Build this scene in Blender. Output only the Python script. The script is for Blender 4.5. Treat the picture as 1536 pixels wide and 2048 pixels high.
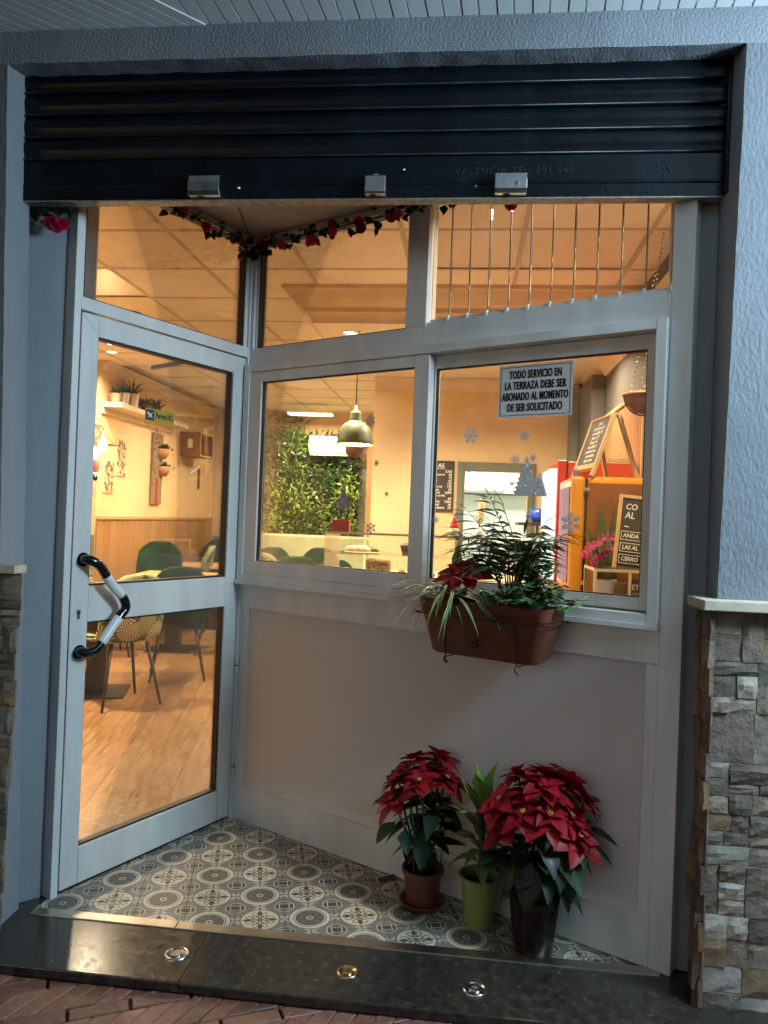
import bpy, bmesh, math, random
from math import pi, sin, cos, radians
from mathutils import Vector, Matrix, noise

random.seed(7)
SC = bpy.context.scene
COL = SC.collection
for _o in list(bpy.data.objects):
    bpy.data.objects.remove(_o)

# ------------------------------------------------------------------ camera
CAM = Vector((1.3356, -2.51, 1.3978))
YAW, PITCH, ROLL, FPX = 0.1085, 0.0069, 0.0381, 1538.0
_fw = Vector((-sin(YAW) * cos(PITCH), cos(YAW) * cos(PITCH), sin(PITCH)))
_rt = Vector((cos(YAW), sin(YAW), 0))
_up = _rt.cross(_fw)
C_R = _rt * cos(ROLL) + _up * sin(ROLL)
C_U = _up * cos(ROLL) - _rt * sin(ROLL)
C_F = _fw
cd = bpy.data.cameras.new('camera')
cam = bpy.data.objects.new('camera', cd)
COL.objects.link(cam)
cd.sensor_fit = 'VERTICAL'
cd.sensor_height = 24.0
cd.lens = FPX / 2048 * 24.0
cd.clip_start = 0.05
cd.clip_end = 400
_m = Matrix((C_R, C_U, -C_F)).transposed().to_4x4()
_m.translation = CAM
cam.matrix_world = _m
SC.camera = cam

# ------------------------------------------------------------------ sky, sun, exposure
SUN_EL, SUN_AZ = radians(16.0), radians(215)
W = bpy.data.worlds.new('World')
SC.world = W
W.use_nodes = True
wn = W.node_tree.nodes
sky = wn.new('ShaderNodeTexSky')
sky.sky_type = 'NISHITA'
sky.sun_disc = False
sky.sun_elevation = SUN_EL
sky.sun_rotation = SUN_AZ
sky.dust_density = 0.6
sky.ozone_density = 3.0
W.node_tree.links.new(sky.outputs[0], wn['Background'].inputs[0])
wn['Background'].inputs[1].default_value = 0.034
sl = bpy.data.lights.new('sun', 'SUN')
sl.energy = 0.02
sl.angle = radians(20)
sl.color = (.75, .86, 1.0)
so = bpy.data.objects.new('sun', sl)
COL.objects.link(so)
so.rotation_euler = (radians(90) - SUN_EL, 0, pi - SUN_AZ)
so.location = (0, -20, 6)
SC.view_settings.view_transform = 'Standard'
SC.view_settings.look = 'None'
SC.view_settings.exposure = 0.3
SC.view_settings.gamma = 1.0
SC.view_settings.use_curve_mapping = False
SC.render.engine = 'CYCLES'
SC.cycles.use_denoising = True
SC.cycles.max_bounces = 10
SC.cycles.diffuse_bounces = 5
SC.cycles.glossy_bounces = 5
SC.cycles.transmission_bounces = 8
SC.cycles.transparent_max_bounces = 24
SC.cycles.caustics_reflective = False
SC.cycles.caustics_refractive = False
SC.cycles.sample_clamp_indirect = 4.0

# ------------------------------------------------------------------ survey helpers: a sight line met with a real plane
def ray(px, py):
    return C_F + C_R * ((px - 768) / FPX) - C_U * ((py - 1024) / FPX)
def at_y(px, py, Y):
    v = ray(px, py); return CAM + v * ((Y - CAM.y) / v.y)
def at_x(px, py, X):
    v = ray(px, py); return CAM + v * ((X - CAM.x) / v.x)
def at_z(px, py, Z=0.0):
    v = ray(px, py); return CAM + v * ((Z - CAM.z) / v.z)
def at_wall(px, py, M, off=0.0):
    """local (s, off, z) on the plane y=off of a wall frame"""
    Mi = M.inverted()
    o = Mi @ CAM; v = Mi.to_3x3() @ ray(px, py)
    return o + v * ((off - o.y) / v.y)

# ------------------------------------------------------------------ object helpers
WL = {}
def put(o, name=None, parent=None):
    COL.objects.link(o)
    if parent: o.parent = parent
    return o
def tag(o, label=None, cat=None, group=None, kind=None):
    if label: o['label'] = label
    if cat: o['category'] = cat
    if group: o['group'] = group
    if kind: o['kind'] = kind
    return o
def thing(name, label, cat, loc=(0, 0, 0), group=None):
    o = bpy.data.objects.new(name, None)
    o.empty_display_size = .1
    o.location = loc
    COL.objects.link(o)
    WL[o.name] = Vector(loc)
    return tag(o, label, cat, group)

class MB:
    def __init__(s, M=None):
        s.v = []; s.f = []; s.mi = []; s.M = M; s.uv = {}
    def add(s, vs, fs, mi=0, M=None):
        b = len(s.v)
        for p in vs:
            p = Vector(p)
            if M is not None: p = M @ p
            if s.M is not None: p = s.M @ p
            s.v.append(p)
        for f in fs:
            s.f.append(tuple(i + b for i in f)); s.mi.append(mi)
        return s
    def box(s, x0, x1, y0, y1, z0, z1, mi=0, M=None):
        vs = [(x0,y0,z0),(x1,y0,z0),(x1,y1,z0),(x0,y1,z0),(x0,y0,z1),(x1,y0,z1),(x1,y1,z1),(x0,y1,z1)]
        return s.add(vs, [(0,3,2,1),(4,5,6,7),(0,1,5,4),(1,2,6,5),(2,3,7,6),(3,0,4,7)], mi, M)
    def prism(s, poly, z0, z1, mi=0, M=None):
        n = len(poly)
        vs = [(p[0], p[1], z0) for p in poly] + [(p[0], p[1], z1) for p in poly]
        fs = [tuple(reversed(range(n))), tuple(range(n, 2*n))]
        fs += [(i, (i+1) % n, n + (i+1) % n, n + i) for i in range(n)]
        return s.add(vs, fs, mi, M)
    def sweep(s, prof, a, b, mi=0, M=None):
        """profile of (y,z) swept along x from a to b, closed"""
        n = len(prof)
        vs = [(a, p[0], p[1]) for p in prof] + [(b, p[0], p[1]) for p in prof]
        fs = [tuple(range(n)), tuple(reversed(range(n, 2*n)))]
        fs += [(i, n + i, n + (i+1) % n, (i+1) % n) for i in range(n)]
        return s.add(vs, fs, mi, M)
    def tube(s, pts, r, n=8, mi=0, M=None, cap=True):
        pts = [Vector(p) for p in pts]
        rr = r if isinstance(r, (list, tuple)) else [r] * len(pts)
        vs = []; fs = []
        ref = None
        for i, p in enumerate(pts):
            t = (pts[min(i+1, len(pts)-1)] - pts[max(i-1, 0)]).normalized()
            if ref is None:
                ref = t.orthogonal().normalized()
            ref = (ref - t * ref.dot(t))
            if ref.length < 1e-6: ref = t.orthogonal()
            ref.normalize()
            bn = t.cross(ref)
            for k in range(n):
                a = 2*pi*k/n
                vs.append(p + (ref*cos(a) + bn*sin(a)) * rr[i])
        for i in range(len(pts)-1):
            for k in range(n):
                fs.append((i*n+k, i*n+(k+1) % n, (i+1)*n+(k+1) % n, (i+1)*n+k))
        if cap:
            fs.append(tuple(reversed(range(n)))); fs.append(tuple(range((len(pts)-1)*n, len(pts)*n)))
        return s.add(vs, fs, mi, M)
    def lathe(s, prof, n=24, mi=0, M=None, a0=0, a1=2*pi):
        full = abs(a1 - a0 - 2*pi) < 1e-6
        m = n if full else n + 1
        vs = []; fs = []
        for r, z in prof:
            for k in range(m):
                a = a0 + (a1-a0)*k/n
                vs.append((r*cos(a), r*sin(a), z))
        for i in range(len(prof)-1):
            for k in range(n):
                k2 = (k+1) % m
                fs.append((i*m+k, i*m+k2, (i+1)*m+k2, (i+1)*m+k))
        return s.add(vs, fs, mi, M)
    def grid(s, fn, nu, nv, mi=0, M=None):
        vs = [fn(i/nu, j/nv) for j in range(nv+1) for i in range(nu+1)]
        w = nu+1
        fs = [(j*w+i, j*w+i+1, (j+1)*w+i+1, (j+1)*w+i) for j in range(nv) for i in range(nu)]
        return s.add(vs, fs, mi, M)
    def mesh(s, name, mats, origin, smooth=False):
        me = bpy.data.meshes.new(name)
        o = Vector(origin)
        me.from_pydata([tuple(p - o) for p in s.v], [], s.f)
        for m in (mats if isinstance(mats, (list, tuple)) else [mats]):
            me.materials.append(m)
        for i, p in enumerate(me.polygons):
            p.material_index = s.mi[i]
            p.use_smooth = smooth
        me.validate()
        return me
    def build(s, name, mats, parent=None, smooth=False, bevel=0.0, origin=None, seg=2, fix=True, solid=0.0):
        if origin is None:
            if parent is not None: origin = WL.get(parent.name, Vector((0,0,0)))
            else:
                xs = [p.x for p in s.v]; ys = [p.y for p in s.v]; zs = [p.z for p in s.v]
                origin = Vector(((min(xs)+max(xs))/2, (min(ys)+max(ys))/2, min(zs)))
        me = s.mesh(name, mats, origin, smooth)
        if fix:
            bm = bmesh.new(); bm.from_mesh(me)
            bmesh.ops.recalc_face_normals(bm, faces=bm.faces)
            bm.to_mesh(me); bm.free()
        o = bpy.data.objects.new(name, me)
        COL.objects.link(o)
        if parent is not None:
            o.parent = parent
            o.location = Vector(origin) - WL.get(parent.name, Vector((0,0,0)))
        else:
            o.location = origin
        WL[o.name] = Vector(origin)
        if solid:
            md = o.modifiers.new('thickness', 'SOLIDIFY'); md.thickness = solid; md.offset = 0
        if bevel:
            md = o.modifiers.new('bevel', 'BEVEL'); md.width = bevel; md.segments = seg; md.limit_method = 'ANGLE'; md.angle_limit = radians(40)
            md.harden_normals = False
        return o

def inst(name, me, parent, loc, R=None, sc=1.0):
    """a part that shares its mesh: world location, 3x3 rotation, scale"""
    o = bpy.data.objects.new(name, me)
    COL.objects.link(o)
    base = WL.get(parent.name, Vector((0,0,0))) if parent else Vector((0,0,0))
    if parent: o.parent = parent
    M = (R.to_4x4() if R is not None else Matrix.Identity(4))
    S = Matrix.Diagonal((sc if isinstance(sc, (tuple, list)) else (sc, sc, sc))).to_4x4()
    T = Matrix.Translation(Vector(loc) - base)
    o.matrix_local = T @ M @ S
    WL[o.name] = Vector(loc)
    return o
def orient(d, up=(0, 0, 1)):
    x = Vector(d).normalized(); u = Vector(up)
    y = u.cross(x)
    if y.length < 1e-5: y = x.orthogonal()
    y.normalize(); z = x.cross(y)
    return Matrix((x, y, z)).transposed()
def frameM(P, d):
    x = Vector((d[0], d[1], 0)).normalized(); z = Vector((0,0,1)); y = z.cross(x)
    M = Matrix((x, y, z)).transposed().to_4x4(); M.translation = Vector((P[0], P[1], P[2] if len(P) > 2 else 0))
    return M
def rotz(a): return Matrix.Rotation(a, 4, 'Z')
def TR(x, y, z): return Matrix.Translation((x, y, z))

def copy_tree(o, parent=None):
    c = o.copy(); COL.objects.link(c)
    if parent: c.parent = parent
    for ch in [q for q in bpy.data.objects if q.parent == o]:
        copy_tree(ch, c)
    return c

def text(body, size, M, mat, name='lettering', parent=None, ext=.0006, off=0.0, xs=1.0, align='CENTER', shear=0.0, origin=None, space=1.0, fit=None):
    cu = bpy.data.curves.new('t', 'FONT')
    cu.body = body; cu.size = size; cu.extrude = ext; cu.offset = off; cu.align_x = align; cu.align_y = 'CENTER'; cu.shear = shear
    cu.resolution_u = 3; cu.space_character = space
    to = bpy.data.objects.new('t', cu); COL.objects.link(to)
    dg = bpy.context.evaluated_depsgraph_get(); dg.update()
    me = bpy.data.meshes.new_from_object(to.evaluated_get(dg))
    bpy.data.objects.remove(to); bpy.data.curves.remove(cu)
    if fit:
        wd = max(v.co.x for v in me.vertices) - min(v.co.x for v in me.vertices); xs = fit/wd
    me.transform(M @ Matrix.Diagonal((xs, 1, 1, 1)))
    org = WL[parent.name] if parent is not None else Vector(M.translation)
    me.transform(Matrix.Translation(-org))
    me.materials.clear(); me.materials.append(mat)
    me.name = name
    o = bpy.data.objects.new(name, me); COL.objects.link(o)
    if parent is not None: o.parent = parent
    else: o.location = org
    WL[o.name] = org
    return o
def faceM(M, s, y, z, rot=0.0):
    """matrix for flat print on the outer (-y) face of wall frame M: text x->+s, y->+z"""
    L = Matrix(((1,0,0),(0,0,-1),(0,1,0))).to_4x4()
    return M @ TR(s, y, z) @ Matrix.Rotation(rot, 4, 'Y') @ L

# ------------------------------------------------------------------ materials
class X:
    """small expression layer over Math nodes"""
    T = None
    def __init__(s, k): s.k = k
    @staticmethod
    def op(o, *a):
        n = X.T.nodes.new('ShaderNodeMath'); n.operation = o
        for i, q in enumerate(a):
            if isinstance(q, X): X.T.links.new(q.k, n.inputs[i])
            else: n.inputs[i].default_value = q
        return X(n.outputs[0])
    def __add__(s, o): return X.op('ADD', s, o)
    __radd__ = __add__
    def __sub__(s, o): return X.op('SUBTRACT', s, o)
    def __rsub__(s, o): return X.op('SUBTRACT', o, s)
    def __mul__(s, o): return X.op('MULTIPLY', s, o)
    __rmul__ = __mul__
    def __truediv__(s, o): return X.op('DIVIDE', s, o)
    def abs(s): return X.op('ABSOLUTE', s)
    def lt(s, e, w=.006):
        n = X.T.nodes.new('ShaderNodeMath'); n.operation = 'MULTIPLY_ADD'; n.use_clamp = True
        d = (e - s) if isinstance(e, X) else X.op('SUBTRACT', e, s)
        X.T.links.new(d.k, n.inputs[0]); n.inputs[1].default_value = 1/w; n.inputs[2].default_value = .5
        return X(n.outputs[0])
    def band(s, a, b, w=.006): return s.lt(b, w) * (1 - s.lt(a, w))
def xmin(a, b): return X.op('MINIMUM', a, b)
def xmax(a, b): return X.op('MAXIMUM', a, b)
def cmix(f, a, b, T):
    n = T.nodes.new('ShaderNodeMix'); n.data_type = 'RGBA'
    (T.links.new(f.k, n.inputs[0]) if isinstance(f, X) else T.links.new(f, n.inputs[0]) if hasattr(f, 'node') else setattr(n.inputs[0], 'default_value', f))
    for i, q in ((6, a), (7, b)):
        if hasattr(q, 'node'): T.links.new(q, n.inputs[i])
        else: n.inputs[i].default_value = (*q[:3], 1)
    return n.outputs[2]

MATS = {}
def mat(name, col=(.5,.5,.5), rough=.5, metal=0.0, var=.12, vs=6.0, bump=0.0, bs=60.0, bd=.003, rnd=0.0, spec=.5, coat=0.0, col2=None,
        stretch=None, emit=None, es=0.0, trans=0.0, sss=0.0, rvar=.08, det=4.0):
    if name in MATS: return MATS[name]
    m = bpy.data.materials.new(name); m.use_nodes = True
    T = m.node_tree; b = T.nodes['Principled BSDF']
    tc = T.nodes.new('ShaderNodeTexCoord')
    co = tc.outputs['Object']
    if stretch:
        mp = T.nodes.new('ShaderNodeMapping'); mp.inputs['Scale'].default_value = stretch
        T.links.new(co, mp.inputs[0]); co = mp.outputs[0]
    ns = T.nodes.new('ShaderNodeTexNoise'); ns.inputs['Scale'].default_value = vs; ns.inputs['Detail'].default_value = det; ns.inputs['Roughness'].default_value = .6
    T.links.new(co, ns.inputs['Vector'])
    lo = tuple(max(0, c*(1-var*1.6)) for c in col); hi = tuple(min(1, c*(1+var*1.6)) for c in col)
    if col2: lo, hi = col, col2
    rp = T.nodes.new('ShaderNodeMapRange'); rp.inputs[1].default_value = .3; rp.inputs[2].default_value = .7
    T.links.new(ns.outputs['Fac'], rp.inputs[0])
    c = cmix(rp.outputs[0], lo, hi, T)
    if rnd:
        oi = T.nodes.new('ShaderNodeObjectInfo')
        hs = T.nodes.new('ShaderNodeHueSaturation')
        mr = T.nodes.new('ShaderNodeMapRange'); mr.inputs[3].default_value = 1-rnd; mr.inputs[4].default_value = 1+rnd
        T.links.new(oi.outputs['Random'], mr.inputs[0]); T.links.new(mr.outputs[0], hs.inputs['Value'])
        mh = T.nodes.new('ShaderNodeMapRange'); mh.inputs[3].default_value = .5-.03*rnd; mh.inputs[4].default_value = .5+.03*rnd
        mm = T.nodes.new('ShaderNodeMath'); mm.operation = 'FRACT'; m7 = T.nodes.new('ShaderNodeMath'); m7.operation = 'MULTIPLY'; m7.inputs[1].default_value = 7.31
        T.links.new(oi.outputs['Random'], m7.inputs[0]); T.links.new(m7.outputs[0], mm.inputs[0]); T.links.new(mm.outputs[0], mh.inputs[0]); T.links.new(mh.outputs[0], hs.inputs['Hue'])
        T.links.new(c, hs.inputs['Color']); c = hs.outputs[0]
    T.links.new(c, b.inputs['Base Color'])
    b.inputs['Metallic'].default_value = metal
    if rvar:
        rr = T.nodes.new('ShaderNodeMapRange'); rr.inputs[3].default_value = max(.02, rough-rvar); rr.inputs[4].default_value = min(1, rough+rvar)
        T.links.new(ns.outputs['Fac'], rr.inputs[0]); T.links.new(rr.outputs[0], b.inputs['Roughness'])
    else: b.inputs['Roughness'].default_value = rough
    b.inputs['Specular IOR Level'].default_value = spec
    b.inputs['Coat Weight'].default_value = coat
    if trans: b.inputs['Transmission Weight'].default_value = trans
    if sss:
        b.inputs['Subsurface Weight'].default_value = sss; b.inputs['Subsurface Radius'].default_value = (.01,.01,.01)
    if emit:
        b.inputs['Emission Color'].default_value = (*emit, 1); b.inputs['Emission Strength'].default_value = es
    if bump:
        nb = T.nodes.new('ShaderNodeTexNoise'); nb.inputs['Scale'].default_value = bs; nb.inputs['Detail'].default_value = 3
        T.links.new(co, nb.inputs['Vector'])
        bp = T.nodes.new('ShaderNodeBump'); bp.inputs['Strength'].default_value = bump; bp.inputs['Distance'].default_value = bd
        T.links.new(nb.outputs['Fac'], bp.inputs['Height']); T.links.new(bp.outputs[0], b.inputs['Normal'])
    MATS[name] = m
    return m
def emat(name, col, s):
    m = bpy.data.materials.new(name); m.use_nodes = True
    T = m.node_tree; T.nodes.remove(T.nodes['Principled BSDF'])
    e = T.nodes.new('ShaderNodeEmission'); e.inputs[0].default_value = (*col, 1); e.inputs[1].default_value = s
    T.links.new(e.outputs[0], T.nodes['Material Output'].inputs[0])
    return m
def leafmat(name, col, col2, vein=None, rough=.4, rnd=.25, trl=.25, edge=None):
    """leaf: colour varies along the blade (x) and across (y), part of the light goes through"""
    m = bpy.data.materials.new(name); m.use_nodes = True
    T = m.node_tree; b = T.nodes['Principled BSDF']
    tc = T.nodes.new('ShaderNodeTexCoord'); sp = T.nodes.new('ShaderNodeSeparateXYZ')
    T.links.new(tc.outputs['Object'], sp.inputs[0])
    ns = T.nodes.new('ShaderNodeTexNoise'); ns.inputs['Scale'].default_value = 9; T.links.new(tc.outputs['Object'], ns.inputs['Vector'])
    c = cmix(ns.outputs['Fac'], col, col2, T)
    X.T = T
    y = X(sp.outputs['Y']).abs(); x = X(sp.outputs['X'])
    if vein:
        c = cmix(y.lt(.012, .012), c, vein, T)
        w = X.op('SINE', (x - y*.7) * 55.0)
        c = cmix((1 - w).lt(.25, .2) * .5, c, vein, T)
    if edge:
        c = cmix(1 - y.lt(.06, .04), c, edge, T)
    oi = T.nodes.new('ShaderNodeObjectInfo'); hs = T.nodes.new('ShaderNodeHueSaturation')
    mr = T.nodes.new('ShaderNodeMapRange'); mr.inputs[3].default_value = 1-rnd; mr.inputs[4].default_value = 1+rnd
    T.links.new(oi.outputs['Random'], mr.inputs[0]); T.links.new(mr.outputs[0], hs.inputs['Value']); T.links.new(c, hs.inputs['Color'])
    c = hs.outputs[0]
    T.links.new(c, b.inputs['Base Color']); b.inputs['Roughness'].default_value = rough; b.inputs['Specular IOR Level'].default_value = .4
    tr = T.nodes.new('ShaderNodeBsdfTranslucent'); T.links.new(c, tr.inputs[0])
    mx = T.nodes.new('ShaderNodeMixShader'); mx.inputs[0].default_value = trl
    T.links.new(b.outputs[0], mx.inputs[1]); T.links.new(tr.outputs[0], mx.inputs[2]); T.links.new(mx.outputs[0], T.nodes['Material Output'].inputs[0])
    return m
def glassmat(name, tint=(.97,.98,.97), refl=1.0, dirt=.03):
    m = bpy.data.materials.new(name); m.use_nodes = True
    T = m.node_tree; T.nodes.remove(T.nodes['Principled BSDF'])
    tr = T.nodes.new('ShaderNodeBsdfTransparent'); tr.inputs[0].default_value = (*tint, 1)
    gl = T.nodes.new('ShaderNodeBsdfGlossy'); gl.inputs[1].default_value = .015
    fr = T.nodes.new('ShaderNodeFresnel'); fr.inputs[0].default_value = 1.45
    X.T = T
    f = X(fr.outputs[0]) * (.6 * refl)
    mx = T.nodes.new('ShaderNodeMixShader'); T.links.new(f.k, mx.inputs[0]); T.links.new(tr.outputs[0], mx.inputs[1]); T.links.new(gl.outputs[0], mx.inputs[2])
    df = T.nodes.new('ShaderNodeBsdfDiffuse'); df.inputs[0].default_value = (.6,.6,.58,1)
    tc = T.nodes.new('ShaderNodeTexCoord'); ns = T.nodes.new('ShaderNodeTexNoise'); ns.inputs['Scale'].default_value = 5; ns.inputs['Detail'].default_value = 6
    T.links.new(tc.outputs['Object'], ns.inputs['Vector'])
    d = xmax((X(ns.outputs['Fac']) - .45) * (dirt*4), 0.0)
    m2 = T.nodes.new('ShaderNodeMixShader'); T.links.new(d.k, m2.inputs[0]); T.links.new(mx.outputs[0], m2.inputs[1]); T.links.new(df.outputs[0], m2.inputs[2])
    T.links.new(m2.outputs[0], T.nodes['Material Output'].inputs[0])
    return m

# shared leaf blades (base at origin, +x to the tip, unit length)
def blade(name, m, w=.45, fold=.25, droop=.15, n=6, peak=.42, wave=0.0, lobes=None, power=1.0):
    mb = MB(); vs = []; fs = []
    for i in range(n+1):
        t = i/n
        if lobes: ww = lobes[i]
        else:
            ww = (t/peak)**.8 if t < peak else ((1-t)/(1-peak))**power
        ww = max(ww, .02 if i not in (0, n) else .012) * w/2
        z = -droop*t*t
        for k in (-1, -.5, 0, .5, 1):
            vs.append((t, k*ww, z + abs(k)*ww*fold + wave*sin(t*17+k*2)*.5*abs(k)*w))
    for i in range(n):
        for k in range(4):
            a = i*5+k; fs.append((a, a+1, a+6, a+5))
    mb.add(vs, fs)
    return mb.mesh(name, m, (0,0,0), smooth=True)
# ================================================================== SURVEY
A = Vector((-0.0923, 0.1262)); B = Vector((0.3004, 0.9639)); E_ = Vector((1.9847, 0.036))
MD = frameM(A, B - A)            # door: x from the lock side to the hinges, -y is outside
MW = frameM(B, E_ - B)           # shop window: x from the inner corner to the right jamb, -y is outside
LD = (B - A).length; LW = (E_ - B).length
MWi, MDi = MW.inverted(), MD.inverted()

# ------------------------------------------------------------------ exterior materials
m_stucco = mat('grey_stucco', (.175,.195,.222), .85, vs=1.5, bump=.9, bs=125, bd=.006, col2=(.27,.29,.32), det=9)
m_pier = mat('grey_pier_paint', (.125,.138,.157), .85, vs=1.3, bump=1.0, bs=85, bd=.005, col2=(.20,.214,.236), det=9, stretch=(1,1,.5))
m_reveal = mat('grey_reveal_paint', (.21,.23,.255), .6, col2=(.275,.295,.32), det=9, vs=2.5, stretch=(1,1,.35), bump=.35, bs=30, bd=.003)
m_alu = mat('white_lacquered_aluminium', (.60,.605,.59), .36, vs=3.5, rvar=.1, bump=.05, bs=220, bd=.0005, col2=(.79,.80,.79), det=10, stretch=(2.2,2.2,.5))
m_alud = mat('aluminium_joint', (.12,.12,.12), .5)
m_gask = mat('black_rubber', (.015,.015,.015), .5)
m_shut = mat('black_shutter_enamel', (.005,.0075,.011), .25, var=.2, vs=9, bump=.3, bs=60, bd=.002, spec=.22, rvar=.08)
m_galv = mat('galvanised_edge', (.32,.29,.25), .45, metal=.6, var=.3, vs=40)
m_chrome = mat('chromed_steel', (.62,.64,.64), .18, metal=1, var=.1, vs=30)
m_brass = mat('brass', (.68,.5,.24), .25, metal=1, var=.15, vs=60)
m_soff = mat('white_pvc_soffit', (.72,.74,.74), .35, var=.03, vs=8)
m_granite = mat('black_granite', (.011,.0095,.008), .2, var=.0, vs=34, col2=(.055,.046,.035), rvar=.13, det=12, bump=.05, bs=60, bd=.001, spec=.6)
m_strip = mat('worn_steel_strip', (.55,.5,.42), .32, metal=1, var=.15, vs=7, rvar=.08)
m_brick = mat('red_clinker', (.17,.06,.04), .5, var=.25, vs=40, rnd=.35, bump=.5, bs=120, bd=.002, col2=(.27,.12,.085))
m_mort = mat('dark_mortar', (.045,.038,.032), .9, var=.3, vs=30, bump=.5, bs=60, bd=.004)
m_stone = mat('split_stone', (.105,.080,.058), .85, var=.2, vs=12, rnd=.42, bump=.9, bs=50, bd=.006, col2=(.235,.190,.145))
m_stone_w = mat('pale_split_stone', (.30,.265,.225), .8, var=.2, vs=14, rnd=.25, bump=.8, bs=40, bd=.006)
m_stone_b = mat('rust_split_stone', (.15,.09,.045), .8, var=.2, vs=10, rnd=.3, bump=.8, bs=40, bd=.006, col2=(.25,.175,.10))
m_ledge = mat('sandstone_ledge', (.5,.43,.33), .7, var=.12, vs=20, bump=.3, bs=60, bd=.002)
m_white = mat('white_paint', (.8,.8,.79), .3, var=.03)
m_black = mat('black_gloss', (.006,.006,.007), .12, var=.1, rvar=.02, spec=.6)
m_glass = glassmat('clear_glass')
m_glass_edge = mat('polished_glass_edge', (.34,.26,.17), .5, var=.1, spec=.1)
m_ink = mat('black_ink', (.008,.008,.01), .5, var=0)
m_paper = mat('laminated_paper', (.80,.83,.87), .25, var=.03, vs=9)
m_terra = mat('terracotta_plastic', (.135,.036,.017), .45, var=.15, vs=14, rnd=.1)
m_soil = mat('potting_soil', (.018,.012,.008), .95, var=.4, vs=60, bump=1, bs=120, bd=.006)
m_wire = mat('black_wire', (.01,.01,.01), .4)

def clip_poly(P, K):
    out = P
    n = len(K)
    for i in range(n):
        a, b = K[i], K[(i+1) % n]; e = b-a
        inp = out; out = []
        for j in range(len(inp)):
            p, q = inp[j], inp[(j+1) % len(inp)]
            dp = e.x*(p.y-a.y)-e.y*(p.x-a.x); dq = e.x*(q.y-a.y)-e.y*(q.x-a.x)
            if dp >= 0: out.append(p)
            if dp*dq < 0: out.append(p + (q-p)*(dp/(dp-dq)))
        if not out: return []
    return out
# ================================================================== GROUND
pav = MB(); pav.box(-30, 30, -40, -.2, -.12, -.047)
pavement = tag(pav.build('pavement', m_mort), kind='structure')
# clinkers: bands of slanted headers between single stretcher courses
bd = Vector((cos(radians(27)), sin(radians(27)))); bn = Vector((-bd.y, bd.x))
hd = Vector((cos(radians(72)), sin(radians(72))))
org = Vector((.62, -.42))
def clinker(poly):
    c = sum(poly, Vector((0,0)))/4
    if not (-.75 < c.x < 2.7 and -.86 < c.y < -.2): return
    mb = MB(); zt = -.035 + random.uniform(-.002, .002)
    q = [c + (p-c)*.95 for p in poly]
    q = clip_poly(q if (q[1]-q[0]).cross(q[2]-q[1]) > 0 else q[::-1], [Vector(w) for w in ((-3,-3),(3,-3),(3,-.263),(-3,-.263))])
    if len(q) < 3: return
    mb.prism(q, -.075, zt)
    mb.build('brick', m_brick, pavement, bevel=.003, seg=1, origin=(c.x, c.y, zt))
BW, BLn = .054, .165
per = BLn*sin(radians(45)) + BW
for k in range(-12, 12):
    base = org + bn*(k*per)
    sh = random.random()*.06
    st = BW/sin(radians(45))
    for i in range(-40, 40):
        p = base + bd*(i*st + sh)
        clinker([p, p+bd*st, p+bd*st+hd*BLn, p+hd*BLn])
    b2 = base + bn*(BLn*sin(radians(45)))
    for i in range(-18, 18):
        p = b2 + bd*(i*.17 + sh + (k % 2)*.08)
        clinker([p, p+bd*.17, p+bd*.17+bn*BW, p+bn*BW])

stepo = MB(); stepo.box(-.62, 2.6, -.26, .016, -.12, -.012)
step = tag(stepo.build('step', m_mort), kind='structure')
for x0, x1 in ((-.62, .5358), (.5368, 2.6)):
    mb = MB(); mb.box(x0, x1, -.302, .014, -.03, 0)
    mb.build('granite_slab', m_granite, step, bevel=.004)
mb = MB(); mb.prism([(-.34,.0145),(-.1005,.0145),(-.1005,.16),(-.34,.16)], -.03, -.0015); mb.build('granite_slab', m_granite, step)

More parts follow.
